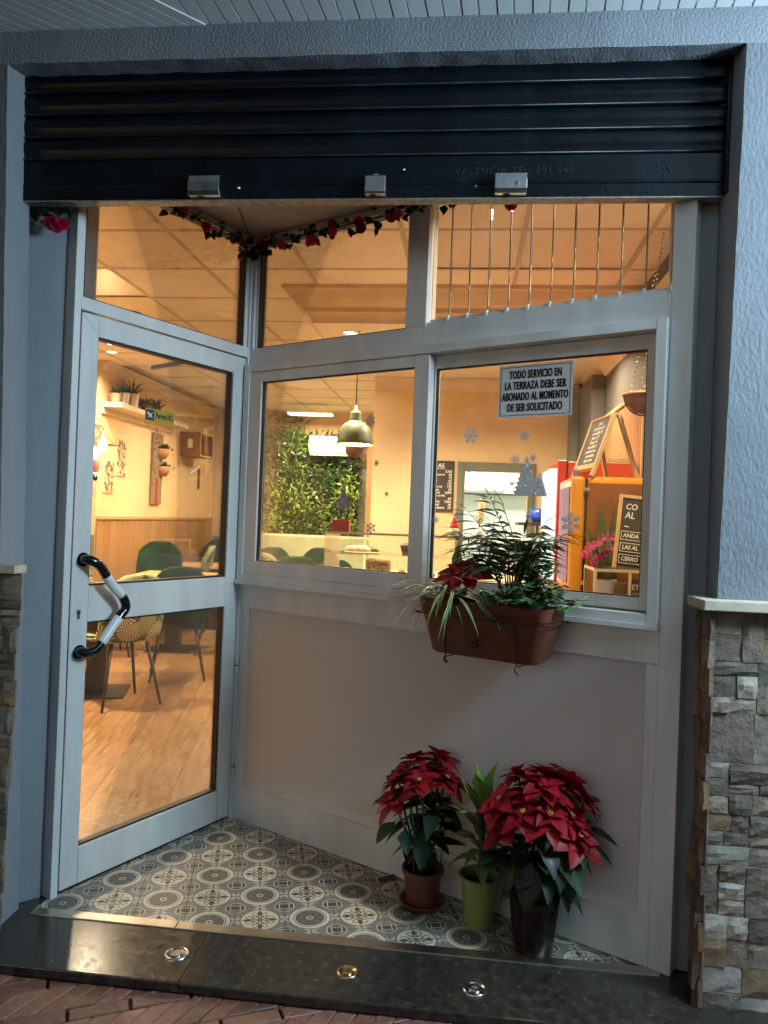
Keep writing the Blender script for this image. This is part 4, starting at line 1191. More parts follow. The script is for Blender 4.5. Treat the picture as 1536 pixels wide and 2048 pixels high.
o = disk_light('kitchen_lamp', 1.6, 5.2, 2.53, 34, (.95,1,.88), .14, pi); o.parent = kl; o.location = (0,0,-.07)

# pendant over the counter
m_sage = mat('sage_enamel', (.085,.105,.045), .5, var=.05)
m_inner = mat('pendant_inner_yellow', (.85,.70,.10), .4, var=.03)
pc = Vector((.580, 2.5, 1.868)); R_ = .118; H_ = .225
pl_ = thing('pendant_lamp', 'sage green enamel pendant lamp with a glowing yellow inside over the counter', 'pendant lamp', (pc.x, pc.y, 2.62))
mb = MB(TR(*pc)); mb.lathe([(R_,0),(R_*1.03,.003),(R_*.99,.03),(R_*.93,.07),(R_*.8,.11),(R_*.6,.14),(R_*.36,.156),(R_*.33,.165),(R_*.33,.205),(R_*.3,.213),(.012,.235),(.008,.26),(0,.261)], 40); sh = mb.build('lamp_shade', m_sage, pl_, smooth=True)
mb = MB(TR(*pc)); mb.lathe([(R_*.985,.001),(R_*.96,.03),(R_*.9,.07),(R_*.77,.107),(R_*.58,.136),(.02,.15)], 40); mb.build('shade_lining', m_inner, sh, smooth=True)
mb = MB(TR(*pc)); mb.tube([(0,0,.255),(0,0,ZLOW-pc.z)], .003, 6); mb.build('cord', m_leg, pl_)
mb = MB(TR(*pc)); mb.lathe([(0,.03),(.02,.038),(.028,.058),(.02,.08),(.012,.1),(.012,.15)], 16); mb.build('bulb', emat('bulb_glow', (1,.82,.45), 30), pl_, smooth=True)
l = bpy.data.lights.new('pendant_light', 'POINT'); l.energy = 30; l.color = (1,.78,.42); l.shadow_soft_size = .03
o = bpy.data.objects.new('pendant_light', l); COL.objects.link(o); o.parent = pl_; o.location = (0,0,pc.z+.02-2.62)
p2 = at_y(708, 905, 5.2)
bp_ = thing('basket_pendant', 'dark brown bowl shaped pendant seen just below the sage lamp', 'pendant lamp', (p2.x, 5.2, ZC))
mb = MB(TR(p2.x, 5.2, p2.z-.05)); mb.lathe([(0,0),(.04,.005),(.075,.03),(.09,.07),(.088,.14),(.02,.2)], 24); mb.build('shade', mat('dark_rattan', (.09,.04,.015), .6, var=.3, vs=40), bp_, smooth=True)
mb = MB(); mb.tube([(p2.x,5.2,p2.z+.14),(p2.x,5.2,ZC-.006)], .003, 6); mb.build('cord', m_leg, bp_)

# wall lamp at the left edge of the door glass
wx = at_y(205, 893, 4.28)
wlamp = thing('wall_lamp', 'brass wall lamp with a conical shade and bright bulb beside the door stile', 'wall lamp', (wx.x-.2, 4.585, wx.z+.2))
m_bronze = mat('aged_brass', (.30,.20,.09), .4, metal=.7)
mb = MB(TR(wx.x, 4.28, wx.z)); mb.lathe([(.02,.15),(.03,.14),(.032,.105),(.14,.02),(.142,.016),(.03,.095),(.0,.1)], 28); mb.build('lamp_shade', m_bronze, wlamp, smooth=True)
mb = MB(); mb.tube(smooth_path([Vector((wx.x,4.28,wx.z+.15)), Vector((wx.x-.01,4.28,wx.z+.185)), Vector((wx.x-.1,4.33,wx.z+.2)), Vector((wx.x-.2,4.45,wx.z+.205)), Vector((wx.x-.2,4.599,wx.z+.205))]), .008, 8); mb.build('arm', m_bronze, wlamp, smooth=True)
mb = MB(TR(wx.x, 4.28, wx.z)); mb.lathe([(0,-.045),(.03,-.035),(.042,-.005),(.035,.03),(.015,.06),(.015,.1)], 20); mb.build('bulb', emat('wall_bulb_glow', (1,.75,.35), 45), wlamp, smooth=True)
l = bpy.data.lights.new('wall_light', 'POINT'); l.energy = 16; l.color = (1,.68,.3); l.shadow_soft_size = .04
o = bpy.data.objects.new('wall_light', l); COL.objects.link(o); o.parent = wlamp; o.location = (.2, -.305, -.27)
w2 = at_y(187, 908, 4.3)
wl2 = thing('wall_lamp', 'second bare warm bulb of the wall light beside the door stile', 'wall lamp', (w2.x-.1, 4.585, w2.z))
mb = MB(TR(w2.x, 4.3, w2.z)); mb.lathe([(0,-.05),(.03,-.04),(.045,-.005),(.035,.03),(.015,.06),(.0,.065)], 20); mb.build('bulb', MATS.get('x') or emat('second_bulb_glow', (1,.75,.35), 40), wl2, smooth=True)
mb = MB(); mb.tube([(w2.x,4.3,w2.z+.05),(w2.x,4.3,w2.z+.1),(w2.x-.05,4.4,w2.z+.11),(w2.x-.1,4.599,w2.z+.1)], .008, 8); mb.build('arm', m_bronze, wl2, smooth=True)
# red felt ornament below it (only trousers, cuffs and boots show)
q = at_y(186, 950, 4.35)
fo = thing('felt_ornament', 'hanging red felt ornament with white cuffs and black boots under the wall light', 'ornament', (q.x, 4.35, q.z))
m_felt = mat('red_felt', (.45,.02,.015), .9); 
for dx in (-.028, .028):
    mb = MB(TR(q.x+dx, 4.35, q.z)); mb.lathe([(.018,.02),(.024,.06),(.03,.14),(.02,.2),(.0,.21)], 12); mb.build('trouser_leg', m_felt, fo, smooth=True)
    mb = MB(TR(q.x+dx, 4.35, q.z)); mb.lathe([(.0,.0),(.026,.0),(.029,.012),(.026,.024),(0,.024)], 12); mb.build('cuff', m_white, fo, smooth=True)
    mb = MB(TR(q.x+dx, 4.34, q.z)); mb.lathe([(0,-.055),(.018,-.05),(.024,-.03),(.02,-.002),(0,-.002)], 12); mb.build('boot', m_black, fo, smooth=True)
mb = MB(); mb.tube([(q.x,4.35,q.z+.2),(q.x,4.35,q.z+.33)], .002, 5); mb.build('string', m_white, fo)

# ------------------------------------------------------------------ things on the left wall
shp = [at_x(228, 812, -2.03), at_x(352, 856, -2.03)]
zsf = 2.42
sh_ = thing('wall_shelf', 'long pale wall shelf carrying potted plants on the left wall', 'shelf', (XW, 5.5, zsf))
mb = MB(); mb.box(XW+.001, XW+.2, 4.63, 6.45, zsf-.05, zsf); mb.build('board', mat('pale_shelf', (.62,.50,.36), .5), sh_, bevel=.003)
mb = MB(); mb.box(XW+.001, XW+.02, 4.63, 6.45, zsf-.11, zsf-.0505); mb.build('bracket_rail', MATS['pale_shelf'], sh_)
tuft = blade('grass_blade', lf_dark, w=.09, droop=.25)
tuft2 = blade('succulent_leaf', lf_dark, w=.4, droop=.05)
def shelf_pot(y, r, h, m, lab, lfm, n, L, sp):
    t = thing('potted_plant', lab, 'potted plant', (XW+.11, y, zsf), 'small pots on the wall shelf')
    c = (XW+.11, y, zsf)
    mb = MB(TR(*c)); mb.lathe([(0,.001),(r*.78,.001),(r,h),(r*.93,h),(r*.9,h*.9),(0,h*.88)], 20); mb.build('pot', m, t, smooth=False)
    rnd = random.Random(int(y*100))
    for k in range(n):
        a = rnd.uniform(0, 2*pi); e = rnd.uniform(.3, 1.4)*sp
        d = Vector((cos(a)*sin(e), sin(a)*sin(e), cos(e)))
        inst('leaf', lfm, t, (c[0]+cos(a)*r*.4*rnd.random(), c[1]+sin(a)*r*.4*rnd.random(), zsf+h*.9), orient(d, (0,0,1) if e > .3 else (1,0,0)), L*rnd.uniform(.7, 1.1))
shelf_pot(4.70, .055, .09, m_clay, 'leftmost small clay pot with a leafy plant on the wall shelf', tuft2, 22, .09, 1)
shelf_pot(4.86, .07, .12, m_zinc, 'low bushy plant in a zinc pot second on the wall shelf', tuft2, 28, .10, 1)
shelf_pot(5.06, .075, .14, m_zinc, 'zinc pot with spiky tall grass on the wall shelf', tuft, 40, .22, .75)
shelf_pot(5.40, .06, .08, m_leg, 'round dark clipped plant on the wall shelf left of the yellow sticker', tuft2, 46, .13, 1.3)
shelf_pot(5.68, .06, .09, m_leg, 'spiky dark succulent on the wall shelf above the yellow sticker', tuft2, 30, .14, .9)
# plank with two half pots
pk = thing('hanging_plank', 'weathered vertical plank with two half pots on the left wall', 'wall planter', (XW, 5.97, 1.5))
mb = MB(); mb.box(XW+.001, XW+.03, 5.84, 6.12, 1.45, 2.26); mb.build('plank', mat('weathered_board', (.22,.15,.08), .7, var=.3, vs=8, stretch=(8,8,1)), pk, bevel=.003)
m_red = mat('red_wood', (.3,.03,.02), .6)
mb = MB(); mb.box(XW+.031, XW+.035, 5.94, 6.0, 1.45, 1.75); mb.build('red_stripe', m_red, pk)
bract_s = blade('small_petal', leafmat('wine_petal', (.16,.01,.02), (.25,.02,.04)), w=.5, droop=.1)
for zz, yy in ((2.06, 6.06), (1.86, 6.10)):
    mb = MB(TR(XW+.03, yy, zz)); mb.lathe([(0,-.09),(.06,-.08),(.09,-.03),(.1,.03),(.09,.03),(0,.02)], 20, a0=-pi/2, a1=pi/2); mb.build('half_pot', m_clay, pk, smooth=True)
    rnd = random.Random(int(zz*100))
    for k in range(26):
        a = rnd.uniform(-1.5, 1.5); e = rnd.uniform(.3, 1.3); d = Vector((cos(a)*sin(e), sin(a)*sin(e), cos(e)))
        inst('leaf', tuft2, pk, (XW+.03+.06*rnd.random(), yy+rnd.uniform(-.07,.07), zz+.02), orient(d), .08*rnd.uniform(.7,1.2))
    for k in range(8):
        d = Vector((rnd.uniform(.2,1), rnd.uniform(.3,1), rnd.uniform(-.4,.8)))
        inst('petal', bract_s, pk, (XW+.1, yy+.12, zz+.02+rnd.uniform(-.03,.03)), orient(d), .05)
rnd = random.Random(3)
for k in range(60):
    zz = 2.3 - rnd.random()**1.4*.75
    inst('vine_leaf', tuft2, pk, (XW+.03+rnd.random()*.03, 5.86+rnd.uniform(-.05,.10 if zz > 2.1 else .01), zz), orient((rnd.uniform(.1,.6), rnd.uniform(-1,1), rnd.uniform(-1,.2))), .035)
# crate on the wall with a figurine
b0 = (6.72, 7.2, 2.07, 2.37)
ck = thing('wall_crate', 'open wooden crate hung on the left wall as a display box', 'crate', (XW, 7.36, 2.07))
mcr = mat('crate_wood', (.26,.13,.05), .6, var=.2, vs=8)
mb = MB(); mb.box(XW+.001, XW+.012, *b0[:2], b0[2], b0[3]); mb.build('back', mcr, ck)
for n_, bx in (('side', (XW+.0125, XW+.26, b0[0], b0[0]+.015, b0[2], b0[3])), ('side', (XW+.0125, XW+.26, b0[1]-.015, b0[1], b0[2], b0[3])), ('base', (XW+.0125, XW+.26, b0[0]+.0155, b0[1]-.0155, b0[2], b0[2]+.015)), ('top', (XW+.0125, XW+.26, b0[0]+.0155, b0[1]-.0155, b0[3]-.015, b0[3]))):
    mb = MB(); mb.box(*bx); mb.build(n_, mcr, ck)
mb = MB(); mb.box(XW+.261, XW+.266, b0[0], b0[1], b0[2], b0[2]+.016); mb.box(XW+.261, XW+.266, b0[0], b0[1], b0[3]-.016, b0[3]); mb.box(XW+.261, XW+.266, b0[0], b0[0]+.016, b0[2]+.0165, b0[3]-.0165); mb.box(XW+.261, XW+.266, b0[1]-.016, b0[1], b0[2]+.0165, b0[3]-.0165)
mb.build('pale_rim', m_pine, ck)
mb = MB(); mb.box(XW+.1, XW+.16, b0[0]-.002, b0[0]-.0002, 2.17, 2.28); mb.build('hand_hole', m_chalk, ck, bevel=.02)
mb = MB(); mb.box(XW+.013, XW+.016, 7.05, 7.1, 2.17, 2.28); mb.build('hand_hole', m_chalk, ck)
fg = thing('figurine', 'small red and white figurine standing in the wall crate', 'figurine', (XW+.15, 6.9, 2.086))
mb = MB(TR(XW+.17, 6.86, 2.086)); mb.lathe([(0,0),(.05,0),(.035,.05),(.03,.09),(0,.1)], 14); mb.build('skirt', m_felt, fg, smooth=True)
mb = MB(TR(XW+.17, 6.86, 2.186)); mb.lathe([(0,-.01),(.03,0),(.028,.03),(.012,.09),(0,.11)], 14); mb.build('head', m_white, fg, smooth=True)
bk = thing('wall_bracket', 'white and black angular wall ornament below the crate', 'ornament', (XW, 7.3, 1.8))
mb = MB(); mb.add([(XW+.02,7.05,1.88),(XW+.02,7.4,1.99),(XW+.02,7.4,1.96),(XW+.02,7.05,1.85),(XW+.002,7.05,1.88),(XW+.002,7.4,1.99),(XW+.002,7.4,1.96),(XW+.002,7.05,1.85)], [(0,1,2,3),(7,6,5,4),(0,4,5,1),(1,5,6,2),(2,6,7,3),(3,7,4,0)]); mb.build('diagonal', m_white, bk)
mb = MB(); mb.box(XW+.002, XW+.02, 7.38, 7.42, 1.68, 1.955); mb.build('upright', m_leg, bk)
# pictures
def picture(y0, y1, z0, z1, lab, seed):
    t = thing('picture', lab, 'picture', (XW, (y0+y1)/2, z0), 'unframed prints on the left wall')
    mb = MB(); mb.box(XW+.001, XW+.012, y0, y1, z0, z1); mb.build('sheet', mat('print_paper', (.52,.40,.25), .7, var=.1), t)
    rnd = random.Random(seed); mb = MB()
    for k in range(60):
        yy = rnd.uniform(y0+.02, y1-.02); zz = rnd.uniform(z0+.02, z0+(z1-z0)*.95); s = rnd.uniform(.006, .022)
        mb.box(XW+.0122, XW+.0126+.00002*k, yy-s, yy+s*.6, zz-s, zz+s*.8)
    mb.build('print', mat('brown_print', (.14,.09,.05), .7), t)
picture(4.98, 5.2, 1.72, 2.10, 'taller brown print on the left wall near the wall lamp', 1)
picture(4.72, 4.93, 1.54, 1.86, 'smaller brown print on the left wall lower and left of the taller one', 2)

# ------------------------------------------------------------------ tables
def table(cx, cy, s, lab, rot=0.0):
    M = TR(cx, cy, .012) @ rotz(rot)
    t = thing('table', lab, 'table', (cx, cy, .012), 'cafe tables in the dining room')
    mb = MB(M); mb.box(-s/2, s/2, -s/2, s/2, .715, .742); mb.build('tabletop', m_top, t, bevel=.003)
    mb = MB(M); mb.box(-.045, .045, -.045, .045, .0125, .7145) if s < .7 else mb.box(-.07, .07, -.07, .07, .0125, .7145); mb.build('pedestal', m_leg, t, bevel=.003)
    mb = MB(M); mb.box(-.22, .22, -.22, .22, 0, .012); mb.build('base_plate', m_leg, t, bevel=.002)
table(-1.37, 2.98, .72, 'oak topped table with a black square base plate nearest the door', .3)
table(-1.52, 4.86, .74, 'oak topped table in the middle of the door view', .12)
table(-1.78, 6.4, .72, 'oak topped table far back by the left wall', .1)
table(-.55, 6.0, .74, 'oak topped table behind the pastry case', .1)

# ------------------------------------------------------------------ shell chairs
def palm_fabric():
    m = bpy.data.materials.new('palm_leaf_fabric'); m.use_nodes = True
    T = m.node_tree; b = T.nodes['Principled BSDF']; X.T = T; b.inputs['Roughness'].default_value = .8
    uv = T.nodes.new('ShaderNodeUVMap')
    mp = T.nodes.new('ShaderNodeMapping'); mp.inputs['Scale'].default_value = (7.5, 7.5, 7.5); T.links.new(uv.outputs[0], mp.inputs[0])
    vo = T.nodes.new('ShaderNodeTexVoronoi'); vo.voronoi_dimensions = '2D'; vo.inputs['Randomness'].default_value = .8; vo.inputs['Scale'].default_value = 1.0
    T.links.new(mp.outputs[0], vo.inputs['Vector'])
    s1 = T.nodes.new('ShaderNodeSeparateXYZ'); T.links.new(mp.outputs[0], s1.inputs[0])
    s2 = T.nodes.new('ShaderNodeSeparateXYZ'); T.links.new(vo.outputs['Position'], s2.inputs[0])
    sc_ = T.nodes.new('ShaderNodeSeparateColor'); T.links.new(vo.outputs['Color'], sc_.inputs[0])
    dx = X(s1.outputs[0]) - X(s2.outputs[0]); dy = X(s1.outputs[1]) - X(s2.outputs[1])
    a0 = X(sc_.outputs[0]) * 6.28
    dx2 = dx*X.op('COSINE', a0) - dy*X.op('SINE', a0) + .35; dy2 = dx*X.op('SINE', a0) + dy*X.op('COSINE', a0)
    an = X.op('ARCTAN2', dy2, dx2)
    r = X.op('SQRT', dx2*dx2 + dy2*dy2)
    st = X.op('SINE', an*26.0)
    m1 = (0 - st).lt(.1, .5) * r.lt(.75, .1)
    c = cmix(X(sc_.outputs[1]), (.55,.52,.36), (.22,.26,.05), T)
    dk = cmix(X(sc_.outputs[2]), (.02,.03,.022), (.05,.07,.03), T)
    c = cmix(m1, dk, c, T)
    T.links.new(c, b.inputs['Base Color'])
    return m
m_palm = palm_fabric()
def chair_meshes(outer, inner):
    # one-piece rounded shell: section parameter u across, v from seat front to top of back
    def P(u, v, off=0.0):
        a = (u-.5)*2
        if v < .45:
            t = v/.45
            y = -.22 + t*.36; z = .455 - .02*sin(t*pi) + .05*a*a*(.3+t*.5); w = .21 + .03*sin(t*pi/2)
            n = Vector((0,-.2*0,1))
        else:
            t = (v-.45)/.55
            ang = min(1, t*2.2)*pi/2
            y = .14 + .10*sin(ang) + .07*t - .10*a*a*(.4+.6*sin(pi*min(1,t*1.1)))*1.0
            z = .455 + .05*a*a*.5*(1-t) + (1-cos(ang))*.06 + max(0, t-.12)*.42*(1/.88)
            w = .24*(1 - .05*t)
            if t > .55: w *= math.sqrt(max(.0, 1 - ((t-.55)/.47)**2.2))
        return Vector((a*w, y, z))
    mb = MB(); nu, nv = 12, 22
    mb.grid(lambda u, v: P(u, v), nu, nv)
    me = mb.mesh('shell', [outer], (0,0,0), True)
    uvl = me.uv_layers.new(name='UVMap')
    for lp in me.loops:
        i = lp.vertex_index % (nu+1); j = lp.vertex_index // (nu+1)
        uvl.data[lp.index].uv = (i/nu*.5, j/nv)
    mb2 = MB(); mb2.grid(lambda u, v: P(u*.97+.015, v*.975+.012) + (Vector((0,-.004,.024)) if v < .45 else Vector((0,-.024,.004))), nu, nv)
    me2 = mb2.mesh('cushion', [inner], (0,0,0), True)
    uvl = me2.uv_layers.new(name='UVMap')
    for lp in me2.loops:
        i = lp.vertex_index % (nu+1); j = lp.vertex_index // (nu+1)
        uvl.data[lp.index].uv = (i/nu*.5, j/nv)
    ml = MB(); ml.tube([(0,0,.45),(.0,.0,.0)], [.013,.008], 8)
    return me, me2
leg_me = {}
for sx in (-1, 1):
    for sy in (-1, 1):
        mb = MB(); mb.tube([(sx*.13, .02+sy*.12, .445), (sx*.215, .02+sy*.2, 0)], [.0145, .009], 10)
        leg_me[(sx, sy)] = mb.mesh('leg', m_leg, (0,0,0), True)
shell_p = chair_meshes(m_palm, m_palm); shell_g = chair_meshes(m_velvet, m_velvet); shell_t = chair_meshes(m_teal, m_teal)
def chair(x, y, face, kind, lab, sc=1.0):
    """face: world direction (degrees) the sitter looks to"""
    t = thing('shell_chair', lab, 'chair', (x, y, .012), 'shell chairs round the cafe tables')
    R = Matrix.Rotation(radians(face) + pi/2, 3, 'Z')
    a, b = {'p': (shell_p[0], shell_g[1]), 'g': shell_g, 't': shell_t, 'pp': shell_p}[kind]
    for n_, me in (('shell', a), ('cushion', b)):
        o = inst(n_, me, t, (x, y, .012), R, sc); md = o.modifiers.new('thickness', 'SOLIDIFY'); md.thickness = .022 if n_ == 'shell' else .02; md.offset = 0
        md2 = o.modifiers.new('smooth', 'SUBSURF'); md2.levels = 1; md2.render_levels = 1
    for k in leg_me: inst('leg', leg_me[k], t, (x, y, .012), R, sc)
def cx_at(px, Y, py=1130): return at_y(px, py, Y).x
chair(-1.085, 2.735, 140, 'pp', 'palm leaf patterned chair with its back to the door, nearest of all')
chair(-1.02, 3.68, 112, 'g', 'plain green chair just behind the nearest patterned chair')
chair(-1.97, 5.42, -78, 'g', 'plain green chair facing the door beyond the middle table', 1.1)
chair(cx_at(372, 6.1), 6.1, 200, 'pp', 'patterned chair side on between the two far tables by the left wall', 1.05)
chair(cx_at(420, 7.25), 7.25, -100, 'g', 'plain green chair farthest back by the left wall seen at the hinge side', 1.08)
chair(-.98, 4.78, 165, 'pp', 'patterned chair at the right of the middle table seen at the hinge side')
chair(cx_at(212, 4.35), 4.4, 35, 'pp', 'patterned chair behind the upper bend of the door handle')
for px, Y, f, k, lab, s in ((535, 6.4, -90, 't', 'teal chair at the left edge of the left window pane', 1.04), (562, 5.4, 60, 'pp', 'patterned chair low in the left corner of the left window pane', 1.05), (582, 5.2, 110, 'g', 'dark green chair right of the patterned one low in the left window pane', 1.04),
                         (634, 6.6, -90, 't', 'teal chair just left of the pastry case', 1.05), (622, 5.1, 80, 'g', 'low green chair in front of the teal chair left of the pastry case', 1.04), (655, 5.5, 120, 't', 'teal chair seen through the left end of the pastry case', 1.0)):
    chair(cx_at(px, Y, 1100), Y, f, k, lab, s)
bn_ = thing('bench', 'pale sage upholstered bench below the plant wall', 'bench', (-.8, 7.6, 0))
m_sagef = mat('pale_sage_vinyl', (.42,.46,.30), .6, var=.06)
mb = MB(); mb.box(-2.0, .1, 7.72, 7.9, .45, 1.12); mb.build('backrest', m_sagef, bn_, bevel=.03)
mb = MB(); mb.box(-2.0, .1, 7.2, 7.7195, .38, .5); mb.build('seat', m_sagef, bn_, bevel=.03)
mb = MB(); mb.box(-1.98, .08, 7.25, 7.88, .012, .3795); mb.build('plinth', m_dado, bn_)

# ------------------------------------------------------------------ plant wall
pw = thing('plant_wall', 'artificial green plant wall with ferns and small flowers at the back', 'plant wall', (-.85, 7.95, 1.1))
mb = MB(); mb.box(-1.75, -.2, 7.93, 7.99, 1.13, 2.5); mb.build('backing', mat('moss_backing', (.02,.04,.012), .9, var=.4, vs=30), pw)
def leaf_cloud(name, m, n, seed, fn, L, W_):
    rnd = random.Random(seed); mb = MB(); mb2v = []; mb2f = []
    for k in range(n):
        p, nrm = fn(rnd)
        d = Vector((rnd.gauss(0,1), rnd.gauss(0,.5)-.2, rnd.gauss(-.2,1))).normalized()
        u = (nrm + Vector((rnd.gauss(0,.5), rnd.gauss(0,.5), rnd.gauss(0,.5)))).normalized()
        R = orient(d, u); l = L*rnd.uniform(.5, 1.3); w = W_*rnd.uniform(.6, 1.2)
        b = len(mb2v)
        for q in ((0,0,0),(.45*l,-w/2,.1*l),(l,0,-.1*l),(.45*l,w/2,.1*l)): mb2v.append(p + R @ Vector(q))
        mb2f.append((b,b+1,b+2,b+3))
    mb.add(mb2v, mb2f); o = mb.build(name, m, pw, fix=False); tag(o, kind='stuff'); return o
def on_wall(rnd):
    return Vector((rnd.uniform(-1.75,-.18), 7.93-abs(rnd.gauss(0,.05)), rnd.uniform(1.1,2.5))), Vector((0,-1,.2))
def cl_wall(cx, cz, s):
    return lambda rnd: (Vector((rnd.gauss(cx,s), 7.90-abs(rnd.gauss(0,.05)), rnd.gauss(cz,s*1.2))), Vector((0,-1,.2)))
leaf_cloud('dark_foliage', lf_dark, 1500, 1, on_wall, .11, .04)
leaf_cloud('mid_foliage', lf_mid, 1300, 2, on_wall, .09, .035)
for s_, (cx_, cz_, ss) in enumerate(((-1.35,1.35,.10),(-1.42,1.75,.08),(-.3,1.75,.08),(-.55,1.4,.12),(-1.0,1.6,.1),(-.28,1.3,.06))):
    leaf_cloud('light_foliage', lf_lite, 110, 10+s_, cl_wall(cx_, cz_, ss), .10, .03)
leaf_cloud('fern_foliage', lf_mid, 260, 5, cl_wall(-1.2, 2.42, .18), .2, .03)
leaf_cloud('blossoms', mat('cream_blossom', (.75,.62,.42), .6), 130, 6, on_wall, .04, .035)
leaf_cloud('coral_blossoms', mat('coral_blossom', (.6,.16,.06), .6), 45, 7, on_wall, .05, .03)
ac = thing('air_conditioner', 'white wall mounted air conditioner above the plant wall', 'air conditioner', (-.55, 7.8, 2.2))
mb = MB(); mb.sweep([(0,2.21),(-.14,2.21),(-.19,2.25),(-.2,2.44),(-.17,2.47),(0,2.47)], -.84, -.29, M=TR(0, 7.92, 0)); mb.build('casing', m_white, ac, bevel=.01)
mb = MB(); mb.box(-.82, -.31, 7.735, 7.78, 2.2045, 2.209); mb.build('outlet_flap', m_white, ac)
bd_ = thing('back_door', 'greenish door with an oak post between the plant wall and the column', 'door', (-.05, 7.98, 0))
mb = MB(); mb.box(-.17, -.06, 7.94, 7.99, 0.012, 2.08); mb.build('leaf', m_dframe, bd_); mb = MB(); mb.box(-.055, .03, 7.88, 7.99, 0.012, 2.45); mb.build('oak_post', m_trim, bd_)

# ------------------------------------------------------------------ counter and pastry case
ct = thing('counter', 'oak fronted service counter behind the window', 'counter', (1.1, 2.55, 0))
mb = MB(); mb.box(.42, 1.70, 2.28, 2.92, .012, .99); mb.build('body', m_oak, ct, bevel=.004)
mb = MB(); mb.box(.40, 1.72, 2.26, 2.94, .9905, 1.022); mb.build('worktop', mat('pale_worktop', (.62,.55,.42), .4, var=.05), ct, bevel=.004)
m_case = mat('cream_case_frame', (.66,.57,.40), .4, var=.04)
pcase = thing('pastry_case', 'glass pastry case with cakes on the counter', 'display case', (.9, 2.55, 1.022))
for bx in ((.440,.446,2.30,2.88,1.03,1.285), (.4465,1.66,2.30,2.306,1.03,1.285), (1.6605,1.6665,2.30,2.88,1.03,1.285)):
    mb = MB(); mb.box(*bx); mb.build('glass_side', m_glass, pcase)
mb = MB(); mb.box(.44, 1.667, 2.296, 2.88, 1.2855, 1.2935); mb.build('glass_top', m_glass, pcase)
mb = MB(); mb.box(.436, 1.67, 2.290, 2.2975, 1.283, 1.297); mb.build('front_edge', mat('steel_edge', (.35,.3,.22), .3, metal=.7), pcase)
mb = MB(); mb.box(.45, 1.65, 2.34, 2.80, 1.152, 1.158); mb.build('glass_shelf', m_glass, pcase)
mb = MB(); mb.box(.448, 1.655, 2.315, 2.87, 1.0225, 1.0295); mb.build('floor_plate', m_case, pcase)
for x in (.62, .98):
    mb = MB(); mb.box(x, x+.012, 2.84, 2.852, 1.03, 1.284); mb.build('post', m_case, pcase)
m_cake = mat('sponge_cake', (.45,.24,.08), .8, var=.3, vs=40, bump=.6, bs=60, bd=.01)
m_choc = mat('chocolate_cake', (.05,.02,.012), .6, var=.3, vs=40, bump=.6, bs=60, bd=.01)
m_sugar = mat('sugar_glaze', (.75,.66,.5), .6, var=.2, vs=50, bump=.6, bs=60, bd=.008)
m_board = mat('cake_board', (.62,.42,.2), .5)
pt_ = thing('cake_board', 'round wooden board with sliced pastries in the pastry case', 'cake board', (.66, 2.45, 1.158))
mb = MB(TR(.66, 2.47, 1.1585)); mb.lathe([(0,.012),(.115,.012),(.12,.008),(.11,0),(0,0)], 28); mb.build('board', m_board, pt_)
for k, (dx, dy, m_, s) in enumerate(((-.06,0,m_sugar,.055),(.0,-.02,m_sugar,.06),(.03,.03,m_cake,.05),(-.08,.03,m_choc,.03),(.08,.01,m_choc,.03))):
    mb = MB(TR(.66+dx, 2.47+dy, 1.171)); mb.lathe([(0,s*.7),(s*.6,s*.6),(s,s*.25),(s*.95,0),(0,0)], 14); mb.build('pastry', m_, pt_, smooth=True)
lf_ = thing('fruit_loaf', 'sliced fruit cake loaf low in the pastry case', 'cake', (.78, 2.4, 1.03))
mb = MB(); mb.box(.70, .85, 2.36, 2.5, 1.0305, 1.125); mb.build('loaf', m_cake, lf_, bevel=.012)
mb = MB(); rnd = random.Random(4)
for k in range(14):
    mb.lathe([(0,.006),(.006,.003),(.008,0)], 6, M=TR(rnd.uniform(.715,.84), 2.3595, rnd.uniform(1.045,1.11)) @ Matrix.Rotation(pi/2, 4, 'X'))
mb.build('fruit', m_choc, lf_)
for k, (x, m_, lab) in enumerate(((.955, m_choc, 'dark chocolate muffin on the pastry case shelf'), (1.035, m_cake, 'golden muffin beside the chocolate one on the pastry case shelf'))):
    t = thing('muffin', lab, 'muffin', (x, 2.42, 1.158))
    mb = MB(TR(x, 2.42, 1.1585)); mb.lathe([(0,0),(.028,0),(.04,.05),(0,.05)], 20); mb.build('paper_case', m_choc if k == 0 else m_clay, t)
    mb = MB(TR(x, 2.42, 1.2085)); mb.lathe([(.0,.032),(.02,.03),(.04,.016),(.045,.002),(.0,.0)], 18); mb.build('crown', m_, t, smooth=True)
for x, lab in ((1.02, 'golden pastries at the bottom right of the left window pane'), (1.28, 'row of small tarts in the pastry case behind the right pane'), (.55, 'white frosted cake low at the left of the pastry case')):
    t = thing('pastry', lab, 'pastry', (x, 2.42, 1.03))
    for q in range(4):
        mb = MB(TR(x-.09+q*.06, 2.40+.03*(q % 2), 1.031)); mb.lathe([(0,.035),(.02,.03),(.033,.012),(.03,0),(0,0)], 12); mb.build('bun', m_sugar if x < .6 else m_cake, t, smooth=True)
